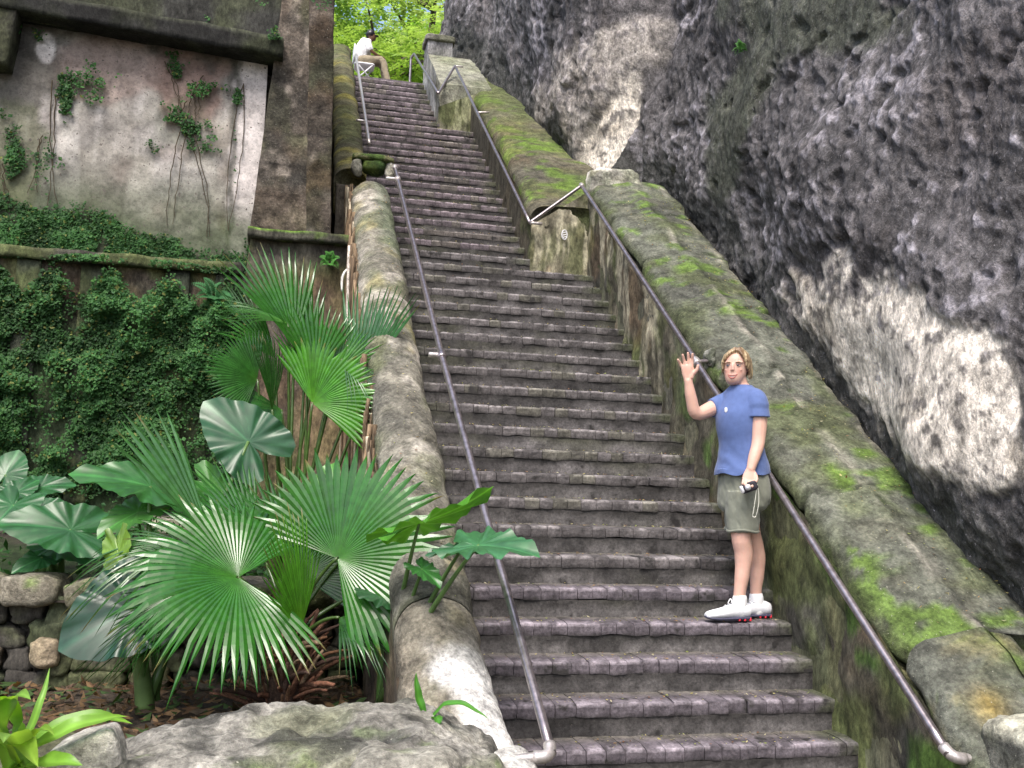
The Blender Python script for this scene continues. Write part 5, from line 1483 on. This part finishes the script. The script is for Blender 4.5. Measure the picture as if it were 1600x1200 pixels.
def woman():
    A = aty
    org = A(1160, 968, 0.85); org[2] = 3 * RISE
    W = empty('person', org, 'smiling woman in blue shirt and olive shorts standing on a step with one hand raised', 'person')
    right = unit(np.array([0.90, -0.43, 0])); view = unit(np.array([0.43, 0.90, 0]))
    f = unit(-0.72 * view - 0.70 * right); l = np.cross((0, 0, 1), f)         # torso facing, her left
    hf = unit(-view * math.cos(0.22) - right * math.sin(0.22)); hl = np.cross((0, 0, 1), hf)
    Z = np.array([0, 0, 1.0])
    sk = []
    # torso
    def R(px, py, a, b, Y=0.85, fo=0.0): return (A(px, py, Y) + f * fo, l * a, f * b)
    torso = [R(1162, 790, .115, .085), R(1162, 770, .145, .105), R(1161, 745, .150, .105), R(1160, 715, .135, .098), R(1159, 695, .130, .097), R(1159, 668, .142, .112, fo=.012), R(1158, 645, .152, .110, fo=.012), R(1158, 626, .156, .090), R(1158, 614, .135, .075), R(1157, 606, .075, .058), R(1157, 600, .054, .052)]
    sk.append(ring_loft(smooth_rings(torso), 28))
    neck0, neck1 = A(1158, 610, .85), A(1153, 590, .84)
    sk.append(limb([neck0, neck1], [.053, .049]))
    # head
    hc = A(1150, 575, 0.845)
    hz = Z * 0.985 + hl * 0.06
    prof = [(-.110, .036, .018, .018), (-.104, .034, .034, .034), (-.090, .027, .047, .056), (-.068, .017, .058, .072), (-.045, .010, .065, .079), (-.015, .004, .0685, .085), (.015, 0, .070, .088), (.045, -.003, .070, .089), (.072, -.006, .063, .080), (.094, -.008, .046, .060), (.108, -.008, .022, .03)]
    def HP(u, v, w): return hc + hl * u + hf * v + hz * w       # head coordinates: left, forward, up
    sk.append(ring_loft(smooth_rings([(HP(0, fo, dz), hl * a, hf * b) for dz, fo, a, b in prof], 4), 26))
    sk.append(ring_loft([(HP(0, .078, .028), hl * .008, hf * .010), (HP(0, .088, .005), hl * .010, hf * .012), (HP(0, .092, -.014), hl * .010, hf * .010), (HP(0, .094, -.022), hl * .0125, hf * .009), (HP(0, .088, -.030), hl * .010, hf * .006)], 12))
    for s in (-1, 1):
        sk.append(ring_loft([(HP(s * .034, .058, -.038), hl * .012, hf * .008), (HP(s * .035, .064, -.022), hl * .019, hf * .011), (HP(s * .034, .062, -.006), hl * .012, hf * .008)], 10))   # cheeks
        sk.append(limb([HP(s * .052, .068, .027), HP(s * .018, .083, .026)], [.006, .006], 3, 8))             # brow ridge
        sk.append(limb([HP(s * .068, -.008, -.018), HP(s * .073, -.014, .012)], [.010, .012], 3, 8))          # ear
    # near (left) arm, hanging
    ls = [A(1180, 632, .73), A(1186, 652, .70), A(1185, 690, .68), A(1179, 712, .66), A(1173, 733, .645)]
    sk.append(limb(ls, [.044, .049, .040, .036, .0265], 5))
    wr = ls[-1]; kn = A(1169.5, 750, .635)
    hd = unit(kn - wr); hs = unit(np.cross(hd, -view))
    sk.append(ring_loft([(wr - hd * .01, hs * .025, view * .022), (wr + hd * .025, hs * .034, view * .018), (wr + hd * .05, hs * .040, view * .017), (kn, hs * .039, view * .015), (kn + hd * .008, hs * .030, view * .010)], 14))
    camc = A(1170.5, 761, .612)
    for i, t in enumerate((-1.0, -.33, .33, 1.0)):
        k0 = kn + hs * t * .029 + hd * (-.004)
        L = (.9, 1.0, .96, .8)[i]
        p1 = k0 + hd * .022 * L - view * .018
        p2 = p1 + hd * .020 * L - view * .008
        p3 = p2 + hd * .012 * L + view * .016
        sk.append(limb([k0, p1, p2, p3], [.0088, .0085, .008, .0072], 3, 8))
    th0 = wr + hd * .02 - hs * .028
    sk.append(limb([th0, th0 + hd * .030 - hs * .018 - view * .010, th0 + hd * .058 - hs * .012 - view * .020], [.0115, .010, .008], 3, 8))
    # far (right) arm, raised, palm to the camera
    rs = [A(1134, 626, .94), A(1112, 638, .925), A(1088, 646, .90), A(1080, 622, .885), A(1075.5, 595, .875)]
    sk.append(limb(rs, [.053, .048, .040, .036, .026], 5))
    wr2 = rs[-1]
    up2 = unit(A(1073.5, 565, .865) - wr2); sd = unit(right - up2 * (right @ up2)); pn = unit(np.cross(sd, up2))   # palm normal
    sk.append(ring_loft([(wr2 - up2 * .012, sd * .026, pn * .020), (wr2 + up2 * .012, sd * .029, pn * .018), (wr2 + up2 * .045, sd * .037, pn * .015), (wr2 + up2 * .080, sd * .041, pn * .013), (wr2 + up2 * .098, sd * .036, pn * .010)], 16))
    sk.append(limb([wr2 + up2 * .02 + sd * .02 - pn * -.004, wr2 + up2 * .05 + sd * .030], [.016, .013], 3, 10))    # thumb mound
    for bo, ang, L, cu in ((.029, .10, .074, .010), (.0095, .0, .082, .006), (-.0105, -.18, .074, .012), (-.0295, -.42, .060, .016)):
        k0 = wr2 + up2 * (.090 if bo > -.02 else .080) + sd * bo
        d = up2 * math.cos(ang) + sd * math.sin(ang)
        sk.append(limb([k0 - d * .012, k0 + d * L * .45 - pn * .002, k0 + d * L * .75 + pn * cu * .4, k0 + d * L + pn * cu], [.0100, .0096, .0090, .0080], 3, 10))
    tb = wr2 + up2 * .038 + sd * .030
    sk.append(limb([tb, tb + up2 * .022 + sd * .024 + pn * .006, tb + up2 * .052 + sd * .036 + pn * .008], [.0125, .0115, .0095], 3, 10))
    # legs
    nl = [A(1160, 782, .81), A(1159, 812, .79), A(1158, 838, .775), A(1162, 866, .785), A(1160, 895, .785), A(1156, 925, .785), A(1155, 945, .785)]
    sk.append(limb(nl, [.072, .070, .060, .056, .046, .037, .038], 4, 18))
    fl = [A(1166, 782, .89), A(1169, 812, .91), A(1175, 838, .91), A(1182, 868, .915), A(1183, 895, .915), A(1181, 922, .915), A(1181, 942, .915)]
    sk.append(limb(fl, [.072, .069, .058, .055, .045, .036, .037], 4, 18))
    def foot_pts(heel, toe):
        h = A(*heel); t = A(*toe); h[2] = t[2] = 3 * RISE + .03
        return h, t
    n_h, n_t = foot_pts((1166, 962, .775), (1110, 962, .765))
    f_h, f_t = foot_pts((1198, 960, .905), (1143, 960, .90))
    for h, t in ((n_h, n_t), (f_h, f_t)):
        sk.append(limb([h + Z * .03, h * .6 + t * .4 + Z * .010, t - Z * .004], [.032, .026, .012], 4, 12))
    base = np.array((0.62, 0.385, 0.305))
    def skin_col(P):
        c = np.tile(base, (len(P), 1))
        c = mix(c, (0.60, 0.25, 0.19), 0.55 * np.exp(-(np.minimum(np.linalg.norm(P - HP(.038, .068, -.03), axis=1), np.linalg.norm(P - HP(-.038, .068, -.03), axis=1)) / .018) ** 2))
        # eye sockets and lips tint
        for s in (-1, 1):
            c = mix(c, (0.33, 0.16, 0.12), 0.14 * np.exp(-(np.linalg.norm((P - HP(s * .031, .080, .006)), axis=1) / .012) ** 2))
        c = mix(c, (0.54, 0.23, 0.16), sstep(0.0, 0.12, np.abs(P[:, 2] - A(1160, 830, .8)[2]) * -1 + 0.06) * 0.4)
        return c
    fuse('body', sk, 0.0042, MAT['skin'], W, 3, W.location, None, skin_col)
    # face details
    for s in (-1, 1):
        V, F = rounded_block((0, 0, 0), (.0125, .0075, .0055), 8, 2.0, 0, 1, 0)
        V = np.array([HP(s * .031 + v[0], .0775 + v[1] - abs(v[0]) * .15, .006 + v[2] * .55) for v in V])
        e = mesh_obj('eye', V, F, MAT['eye_white'], W, None, True, W.location)
        V, F = rounded_block((0, 0, 0), (.0062, .003, .0050), 6, 2.0, 0, 1, 0)
        V = np.array([HP(s * .031 - .002 + v[0], .0845 + v[1], .006 + v[2]) for v in V])
        mesh_obj('iris', V, F, MAT['iris'], e, None, True, W.location)
        V, F = tube(bez(HP(s * .016, .090, .024), HP(s * .032, .088, .032), HP(s * .050, .074, .024), 8), np.array([.0025, .003, .003, .003, .003, .0026, .002, .0012]), 6)
        mesh_obj('eyebrow', V, F, MAT['brow'], W, None, True, W.location)
        V, F = tube(bez(HP(s * .018, .0855, .009), HP(s * .031, .087, .0145), HP(s * .045, .076, .009), 8), .0016, 6)
        mesh_obj('eyelash', V, F, MAT['iris'], W, None, True, W.location)
    V, F = tube(bez(HP(-.031, .078, -.050), HP(0, .100, -.064), HP(.031, .078, -.050), 10), np.array([.002, .003, .0036, .004, .0036, .0036, .004, .0036, .003, .002]), 8)
    mesh_obj('upper_lip', V, F, MAT['lip'], W, None, True, W.location)
    V, F = tube(bez(HP(-.029, .078, -.052), HP(0, .097, -.096), HP(.029, .078, -.052), 10), np.array([.002, .003, .004, .0048, .005, .005, .0048, .004, .003, .002]), 8)
    mesh_obj('lower_lip', V, F, MAT['lip'], W, None, True, W.location)
    V, F = ring_loft([(HP(-.026, .080, -.055), hf * .001, hz * .001), (HP(-.014, .086, -.061), hf * .002, hz * .004), (HP(0, .0885, -.065), hf * .002, hz * .0055), (HP(.014, .086, -.061), hf * .002, hz * .004), (HP(.026, .080, -.055), hf * .001, hz * .001)], 8)
    mesh_obj('teeth', V, F, MAT['tooth'], W, None, True, W.location)
    # hair: cap behind and over the skull plus locks
    hp = []
    cap = [(-.050, -.050, .060, .045), (-.030, -.046, .070, .054), (0, -.034, .077, .068), (.03, -.026, .079, .079), (.06, -.020, .080, .086), (.09, -.016, .069, .078), (.113, -.014, .048, .058), (.129, -.012, .020, .026)]
    hp.append(ring_loft([(HP(0, fo, dz), hl * a, hf * b) for dz, fo, a, b in cap], 24))
    rr = random.Random(4)
    part = (.012, .030, .116)
    for i in range(15):
        t = i / 14
        # her left side (image right): full, to the jaw
        e0 = HP(.016, .050 - .07 * t, .117 + .006 * math.sin(t * 3)); e1 = HP(.098, .058 - .11 * t, .075); e2 = HP(.086 - .004 * t, -.002 - .065 * t, -.040 - .02 * (1 - abs(t - .5)) + rr.uniform(-.012, .012)); 
        hp.append(tube(bez(e0, e1, e2, 12), np.linspace(.013, .0055, 12), 8))
        e0 = HP(.008, .050 - .07 * t, .117); e1 = HP(-.096, .056 - .10 * t, .085); e2 = HP(-.079 - .002 * t, .010 - .065 * t, -.008 + rr.uniform(-.015, .012) - .025 * t)
        hp.append(tube(bez(e0, e1, e2, 12), np.linspace(.013, .005, 12), 8))
    for i in range(6):     # swept fringe
        t = i / 5
        hp.append(tube(bez(HP(.010, .058 - .01 * t, .108), HP(-.050 - .012 * t, .092 - .02 * t, .092 - .01 * t), HP(-.074, .052 - .02 * t, .020 - .03 * t), 10), np.linspace(.010, .005, 10), 8))
        hp.append(tube(bez(HP(.014, .058 - .01 * t, .108), HP(.056 + .010 * t, .090 - .02 * t, .088 - .01 * t), HP(.076, .046 - .02 * t, .015 - .03 * t), 10), np.linspace(.010, .005, 10), 8))
    def hair_col(P):
        Q = P - hc
        u, v, w = Q @ hl, Q @ hf, Q @ hz
        ang = np.arctan2(v + .02, u)
        st = vnoise(np.stack([ang * 14, w * 6 + 3, u * 0 + 1], 1), 5) * .6 + vnoise(np.stack([ang * 34, w * 9, u * 0 + 2], 1), 6) * .4
        c = mix(np.tile((0.15, 0.088, 0.045), (len(P), 1)), (0.60, 0.465, 0.28), sstep(.32, .66, st))
        c = mix(c, (0.14, 0.075, 0.04), sstep(.03, .0, np.abs(u - .012)) * sstep(.085, .11, w) * .8)
        c = mix(c, (0.13, 0.07, 0.035), sstep(-.01, -.05, v + 0.3 * w) * sstep(0, -.05, w) * .6)
        return c
    fuse('hair', hp, 0.0036, MAT['hair'], W, 2, W.location, lambda P, Nn: P + Nn * (fbm(P, 60, 2, 900) * .0018)[:, None], hair_col)
    mbh = MB()
    for i in range(46):
        sg = 1 if i % 2 else -1
        t = rr.random()
        V, F = tube(bez(HP(.012, .045 - .08 * t, .120), HP(sg * rr.uniform(.094, .108), .052 - .11 * t, rr.uniform(.05, .08)), HP(sg * rr.uniform(.076, .096), -.005 - .06 * t, -.052 + rr.uniform(-.025, .02) + (.03 if sg < 0 else 0)), 10), np.linspace(.0030, .0012, 10), 5)
        mbh.add(V, F, np.array((0.56, 0.43, 0.25)) * rr.uniform(.45, 1.15))
    mbh.build('loose_hair', MAT['hair'], W, True, W.location)
    # shirt
    def sR(px, py, a, b, Y=0.85, fo=0.0): return (A(px, py, Y) + f * fo, l * a, f * b)
    sh = [ring_loft(smooth_rings([sR(1160, 752, .190, .152), sR(1160, 738, .187, .149), sR(1160, 715, .166, .132), sR(1159, 692, .150, .122, fo=.006), sR(1158, 668, .158, .130, fo=.014), sR(1158, 647, .165, .126, fo=.016), sR(1158, 628, .168, .104, fo=.004), sR(1158, 615, .145, .088), sR(1158, 608, .105, .075), sR(1158, 604, .080, .068), sR(1158, 602, .070, .064)]), 32)]
    sh.append(limb([A(1170, 618, .79), A(1181, 624, .73), A(1184, 636, .71)], [.055, .066, .070], 4, 18))
    sh.append(limb([A(1138, 626, .93), A(1124, 632, .93)], [.060, .060], 4, 18))
    V, F = ring_loft([(A(1176, 622, .76), l * .055 + f * 0, f * .06), (A(1183, 630, .72), unit(right) * .066, view * .066), (A(1185.5, 652, .70), right * .070, view * .070)], 18); sh.append((V, F))
    ax = unit(A(1106, 641, .925) - A(1133, 634, .94)); bx_ = unit(np.cross(ax, view)); cx_ = np.cross(ax, bx_)
    V, F = ring_loft([(A(1138, 626, .94), bx_ * .060, cx_ * .06), (A(1124, 632, .935), bx_ * .060, cx_ * .06), (A(1112, 638.5, .928), bx_ * .061, cx_ * .06)], 18); sh.append((V, F))
    zhem = A(1160, 740, .85)[2]
    def shirt_post(P, Nn):
        h = P[:, 2] - zhem
        u = (P - A(1160, 700, .85)) @ right
        q = (P - A(1160, 700, .85)) @ view
        wob = fbm(P, 5, 3, 910)
        fold = (np.sin(u * 34 + h * 7 + 2.2 * wob + q * 12) * .0055 + np.sin(u * 15 - h * 16 + 2.5 * wob) * .0045) * sstep(.40, .06, h) * (.6 + .6 * wob)
        fold += np.sin(h * 55 + u * 30 + 3 * wob) * .0022 * sstep(.18, .05, h)
        P = P + Nn * fold[:, None]
        P[:, 2] += np.where(h < .02, 0.008 * np.sin(u * 40), 0)
        return P
    so = fuse('shirt', sh, 0.0052, MAT['shirt'], W, 8, W.location, shirt_post, None, [(tuple(A(1160, 741, .85)), (0.05, 0, -1))])
    md = so.modifiers.new('thick', 'SOLIDIFY'); md.thickness = 0.004
    ep = A(1136, 635, .80)
    # small pale emblem on the chest
    ec = A(1158, 643, .85) + f * .140 + l * .02
    V, F = rounded_block((0, 0, 0), (.011, .003, .016), 6, 4, 0, 1, 0)
    V = np.array([ec - l * .012 + l * v[0] + f * v[1] + Z * (v[2] * (1 if v[2] > 0 else (1.0 - abs(v[0]) * 20))) for v in V])
    mesh_obj('emblem', V, F, MAT['white_cloth'], so, None, True, W.location)
    # shorts
    st_ = [ring_loft(smooth_rings([sR(1161, 725, .158, .118), sR(1161, 745, .172, .128), sR(1162, 768, .178, .132), sR(1161, 790, .172, .125), sR(1160, 800, .13, .10)]), 28)]
    def leg(c0, c1, a0, a1): 
        return ring_loft([(c0, right * a0, view * a0 * .95), (c0 * .5 + c1 * .5, right * (a0 + a1) * .5, view * (a0 + a1) * .48), (c1, right * a1, view * a1), (c1 - Z * .012, right * a1 * .97, view * a1 * .97)], 22)
    st_.append(leg(A(1163, 768, .80), A(1160.5, 828, .785), .115, .092))
    st_.append(leg(A(1160, 768, .90), A(1156, 825, .91), .115, .090))
    def shorts_post(P, Nn):
        u = (P - A(1160, 780, .85)) @ right
        return P + Nn * (fbm(np.stack([u * 14, P[:, 1] * 10, P[:, 2] * 9 + u * 10], 1), 1, 3, 920) * .009)[:, None]
    fuse('shorts', st_, 0.0055, MAT['shorts'], W, 2, W.location, shorts_post)
    # rolled hems and a drawcord loop
    for c1, a1 in ((A(1160.5, 829, .785), .093), (A(1156, 826, .91), .091)):
        t = np.linspace(0, 2 * math.pi, 26)
        V, F = tube(np.array([c1 + right * a1 * math.cos(q) + view * a1 * math.sin(q) + Z * .006 * math.sin(3 * q) for q in t]), .008, 8, False)
        mesh_obj('hem', V, F, MAT['shorts'], W, None, True, W.location)
    # socks and shoes
    def shoe(h, t, m_up, seed):
        d = unit(t - h); s = np.cross(Z, d); g = 3 * RISE
        h0 = np.array([h[0], h[1], g]) - d * .028; L = np.linalg.norm((t - h)[:2]) + .062
        def S(q, z, a, b): return (h0 + d * L * q + Z * z, s * a, Z * b)
        P = [S(0.0, .060, .012, .018), S(.03, .058, .028, .034), S(.12, .062, .036, .042), S(.25, .064, .037, .046), S(.38, .060, .038, .043), S(.52, .053, .042, .037), S(.68, .045, .046, .031), S(.82, .040, .046, .027), S(.93, .036, .040, .022), S(.99, .033, .022, .013)]
        pieces = [ring_loft(P, 20)]
        sh_ = fuse('shoe', pieces, 0.004, m_up, W, 2, W.location)
        P = [S(0.0, .022, .014, .006), S(.05, .018, .034, .012), S(.3, .018, .036, .012), S(.5, .016, .040, .012), S(.75, .016, .046, .012), S(.92, .020, .038, .010), S(1.0, .026, .014, .006)]
        V, F = ring_loft(P, 14)
        mesh_obj('sole', V, F, MAT['sole_dark'], sh_, None, True, W.location)
        for q in (.05, .17, .29):
            for sg in (-1, 1):
                V, F = limb([h0 + d * L * q + s * sg * .027 + Z * .007, h0 + d * L * q + s * sg * .027 + Z * .018], [.008, .007], 3, 10)
                mesh_obj('heel_cushion', V, F, MAT['sole_red'], sh_, None, True, W.location)
        for q in (.40, .47, .54):
            V, F = tube(bez(h0 + d * L * q - s * .026 + Z * (.098 - (q - .4) * .10), h0 + d * L * (q + .01) + Z * (.118 - (q - .4) * .14), h0 + d * L * (q + .03) + s * .026 + Z * (.098 - (q - .4) * .10), 8), .004, 6)
            mesh_obj('lace', V, F, MAT['white_cloth'], sh_, None, True, W.location)
        V, F = tube(bez(h0 + d * L * .42 + Z * .110, h0 + d * L * .40 + Z * .150 - s * .02, h0 + d * L * .50 + Z * .105, 8), .0035, 6)
        mesh_obj('lace', V, F, MAT['white_cloth'], sh_, None, True, W.location)
    shoe(n_h, n_t, MAT['shoe'], 1)
    shoe(f_h, f_t, MAT['shoe'], 2)
    for c0, c1 in ((A(1155, 951, .785), A(1156, 935, .785)), (A(1181.5, 950, .915), A(1181.5, 932, .915))):
        V, F = limb([c0 - Z * .02, c0 * .5 + c1 * .5, c1], [.047, .046, .044], 4, 18)
        mesh_obj('sock', V, F, MAT['white_cloth'], W, None, True, W.location)
    # compact camera in her left hand, cord hanging from it
    cx = camc
    cm = empty('compact_camera', cx, 'small black compact camera with hanging wrist cord held in her lowered hand', 'camera')
    tdir = unit(right * 0.92 + Z * 0.38); udir = unit(Z - tdir * (Z @ tdir)); ndir = np.cross(tdir, udir)
    V, F = rounded_block((0, 0, 0), (.050, .013, .029), 10, 5, 0, 1, 0)
    mesh_obj('camera_body', [cx + tdir * v[0] + ndir * v[1] + udir * v[2] for v in V], F, MAT['black'], cm, None, True, cx)
    V, F = tube(np.array([cx - ndir * -.010 - tdir * .008, cx + ndir * .022 - tdir * .008]), .018, 18)
    mesh_obj('lens', V, F, MAT['silver'], cm, None, True, cx)
    V, F = rounded_block((0, 0, 0), (.012, .0145, .024), 6, 4, 0, 1, 0)
    mesh_obj('grip', [cx - tdir * .043 + tdir * v[0] + ndir * v[1] + udir * v[2] for v in V], F, MAT['silver'], cm, None, True, cx)
    c0 = cx + tdir * .050
    lo = A(1177, 806, .615)
    for off in (-.004, .016):
        V, F = tube(bez(c0, c0 * .5 + lo * .5 + right * (off * 1.6 + .008), lo + right * off, 14), .0026, 6)
        mesh_obj('wrist_cord', V, F, MAT['strap'], cm, None, True, cx)
    V, F = tube(bez(lo - right * .004, lo - Z * .016 + right * .006, lo + right * .016, 8), .0026, 6)
    mesh_obj('wrist_cord', V, F, MAT['strap'], cm, None, True, cx)
woman()

def sitter():
    s = 0.68; Y0 = 11.05
    g = 44.5 * RISE
    o0 = aty(566, 100, Y0); o0[2] = g
    T_ = lambda x, y, z: o0 + s * np.array([x, y, z])          # +x towards image right, y away
    Pn = empty('person', o0, 'person in white shirt and khaki trousers sitting hunched at the top of the stairs', 'person')
    Z = np.array([0, 0, 1.0]); X = np.array([1.0, 0, 0]); Yv = np.array([0, 1.0, 0])
    base = np.array((0.16, 0.085, 0.05))
    sk = [limb([T_(-.02, 0, .60), T_(.0, 0, .85), T_(.12, 0, 1.05)], [.12 * s, .13 * s, .09 * s], 4), limb([T_(.10, 0, 1.05), T_(.17, 0, 1.16)], [.055 * s, .055 * s]),
          ring_loft([(T_(.20, 0, 1.10), X * .05 * s, Yv * .04 * s), (T_(.20, 0, 1.16), X * .085 * s, Yv * .07 * s), (T_(.19, 0, 1.23), X * .095 * s, Yv * .078 * s), (T_(.18, 0, 1.30), X * .08 * s, Yv * .065 * s), (T_(.18, 0, 1.33), X * .03 * s, Yv * .03 * s)], 14),
          limb([T_(.295, 0, 1.20), T_(.285, 0, 1.17)], [.012 * s, .016 * s])]
    for sy in (-1, 1):
        sk.append(limb([T_(.0, sy * .10, .58), T_(.42, sy * .11, .60), T_(.55, sy * .11, .32), T_(.62, sy * .11, .06), ], [.08 * s, .065 * s, .055 * s, .04 * s], 5))
        sk.append(limb([T_(.08, sy * .17, 1.0), T_(.16, sy * .22, .78), T_(.38, sy * .14, .68), T_(.46, sy * .10, .68)], [.05 * s, .042 * s, .034 * s, .026 * s], 5))
        for k in range(5):
            b0 = T_(.46, sy * .10 + (k - 2) * .018, .675)
            sk.append(limb([b0, b0 + s * np.array([.045, 0, -.012]), b0 + s * np.array([.07, 0, -.04])], [.010 * s, .009 * s, .008 * s], 3, 6))
        sk.append(limb([T_(.60, sy * .11, .04), T_(.78, sy * .12, .03)], [.035 * s, .03 * s], 3))
    fuse('body', sk, 0.006, MAT['skin'], Pn, 2, Pn.location, None, lambda P: np.tile(base, (len(P), 1)))
    sh = [limb([T_(-.04, 0, .56), T_(-.02, 0, .80), T_(.08, 0, 1.02), T_(.13, 0, 1.07)], [.165 * s, .19 * s, .165 * s, .08 * s], 5, 18)]
    for sy in (-1, 1): sh.append(limb([T_(.08, sy * .14, 1.01), T_(.15, sy * .21, .80)], [.09 * s, .075 * s], 4, 14))
    fuse('shirt', sh, 0.008, MAT['white_cloth'], Pn, 2, Pn.location, lambda P, Nn: P + Nn * (fbm(P, 14, 3, 930) * .008)[:, None])
    MAT['khaki'] = cloth_mat('khaki_cotton', (0.30, 0.25, 0.17))
    tr = []
    for sy in (-1, 1): tr.append(limb([T_(-.03, sy * .09, .56), T_(.43, sy * .11, .60), T_(.55, sy * .11, .32), T_(.61, sy * .11, .12)], [.115 * s, .09 * s, .078 * s, .07 * s], 5, 16))
    fuse('trousers', tr, 0.008, MAT['khaki'], Pn, 2, Pn.location, lambda P, Nn: P + Nn * (fbm(P, 12, 3, 931) * .006)[:, None])
    for sy in (-1, 1):
        V, F = limb([T_(.58, sy * .11, .045), T_(.70, sy * .115, .05), T_(.81, sy * .12, .035)], [.05 * s, .05 * s, .034 * s], 4, 12)
        mesh_obj('shoe', V, F, MAT['black'], Pn, None, True, Pn.location)
    V, F = ring_loft([(T_(.16, 0, 1.20), X * .105 * s, Yv * .088 * s), (T_(.165, 0, 1.28), X * .108 * s, Yv * .09 * s), (T_(.17, 0, 1.34), X * .085 * s, Yv * .07 * s), (T_(.17, 0, 1.375), X * .03 * s, Yv * .03 * s)], 16)
    mesh_obj('cap', V, F, MAT['black'], Pn, None, True, Pn.location)
    V, F = rounded_block(T_(.30, 0, 1.235), np.array([.06, .06, .008]) * s, 6, 3, 0, 1, 0)
    mesh_obj('cap_visor', V, F, MAT['black'], Pn, None, True, Pn.location)
    ch = empty('chair', T_(0, 0, 0), 'white low folding chair under the seated person at the top', 'chair')
    MAT['white_metal'] = plain_mat('white_paint', (0.80, 0.80, 0.82), 0.4, 0, 0.05)
    V, F = rounded_block(T_(.05, 0, .435), np.array([.24, .23, .022]) * s, 8, 7, 0, 1, 0)
    mesh_obj('seat', V, F, MAT['white_metal'], ch, None, True, ch.location)
    V, F = rounded_block(T_(-.21, 0, .70), np.array([.018, .23, .17]) * s, 8, 7, 0, 1, 0)
    mesh_obj('backrest', V, F, MAT['white_metal'], ch, None, True, ch.location)
    for sy in (-.22, .22):
        V, F = tube([T_(-.21, sy, .88), T_(-.16, sy, .44), T_(.26, sy, 0)], .017 * s, 8); mesh_obj('leg', V, F, MAT['white_metal'], ch, None, True, ch.location)
        V, F = tube([T_(.24, sy * .9, .42), T_(-.16, sy * .9, 0)], .017 * s, 8); mesh_obj('leg', V, F, MAT['white_metal'], ch, None, True, ch.location)
    V, F = tube([T_(.20, -.22, .07), T_(.20, .22, .07)], .013 * s, 8); mesh_obj('crossbar', V, F, MAT['white_metal'], ch, None, True, ch.location)
sitter()

# ------------------------------------------------------------------ low growth and dry litter under the palms
def undergrowth():
    n = 9000
    X = rng.uniform(-6.5, -2.5, n); Y = rng.uniform(1.95, 4.6, n)
    P = np.stack([X, Y, np.zeros(n)], 1)
    w = fbm(P, 1.8, 3, 950)
    P = P[rng.random(n) < sstep(-0.5, 0.3, w)]; n = len(P)
    P[:, 2] = 0.50 + (P[:, 1] - 1.9) * 0.12 + rng.uniform(0.0, 0.20, n) * (0.4 + vnoise(P * 2.5, 3))
    D = rng.normal(0, 1, (n, 3)) * np.array([1, 1, 0.4]); D /= np.linalg.norm(D, axis=1)[:, None]
    U_ = np.array([0, -0.4, 0.9]) + rng.normal(0, 0.35, (n, 3)); U_ -= D * (U_ * D).sum(1)[:, None]; U_ /= np.linalg.norm(U_, axis=1)[:, None]
    V, F = leafcards(P, D, U_, rng.uniform(0.03, 0.09, n), 0.55, 0.08)
    k = rng.random(n)
    C = np.stack([0.018 + 0.02 * k, 0.06 + 0.06 * k, 0.018 + 0.01 * k], 1)
    tag(mesh_obj('ground_cover', V, F, MAT['ivy'], None, np.repeat(C, 4, 0), False), 'dark leafy ground cover on the terrace between rubble wall and kerb', 'ground cover', None, 'stuff')
    n = 1500
    P = np.stack([rng.uniform(-4.6, -2.5, n), rng.uniform(-0.3, 1.75, n), np.full(n, -0.03)], 1)
    P[:, 2] = -0.10 + 0.05 * sstep(-0.5, 1.0, P[:, 1]) + 0.05 + rng.uniform(0, 0.04, n)
    D = rng.normal(0, 1, (n, 3)) * np.array([1, 1, 0.3]); D /= np.linalg.norm(D, axis=1)[:, None]
    U_ = np.array([0, -0.2, 1.0]) + rng.normal(0, 0.3, (n, 3)); U_ -= D * (U_ * D).sum(1)[:, None]; U_ /= np.linalg.norm(U_, axis=1)[:, None]
    V, F = leafcards(P, D, U_, rng.uniform(0.03, 0.11, n), 0.4, 0.1)
    pal = np.array([(0.10, 0.06, 0.035), (0.16, 0.10, 0.05), (0.06, 0.045, 0.03), (0.05, 0.09, 0.03)])
    C = pal[rng.integers(0, 4, n)]
    tag(mesh_obj('dry_litter', V, F, MAT['ivy'], None, np.repeat(C, 4, 0), False), 'dry brown leaf litter on the soil round the fan palm base', 'leaf litter', None, 'stuff')
undergrowth()
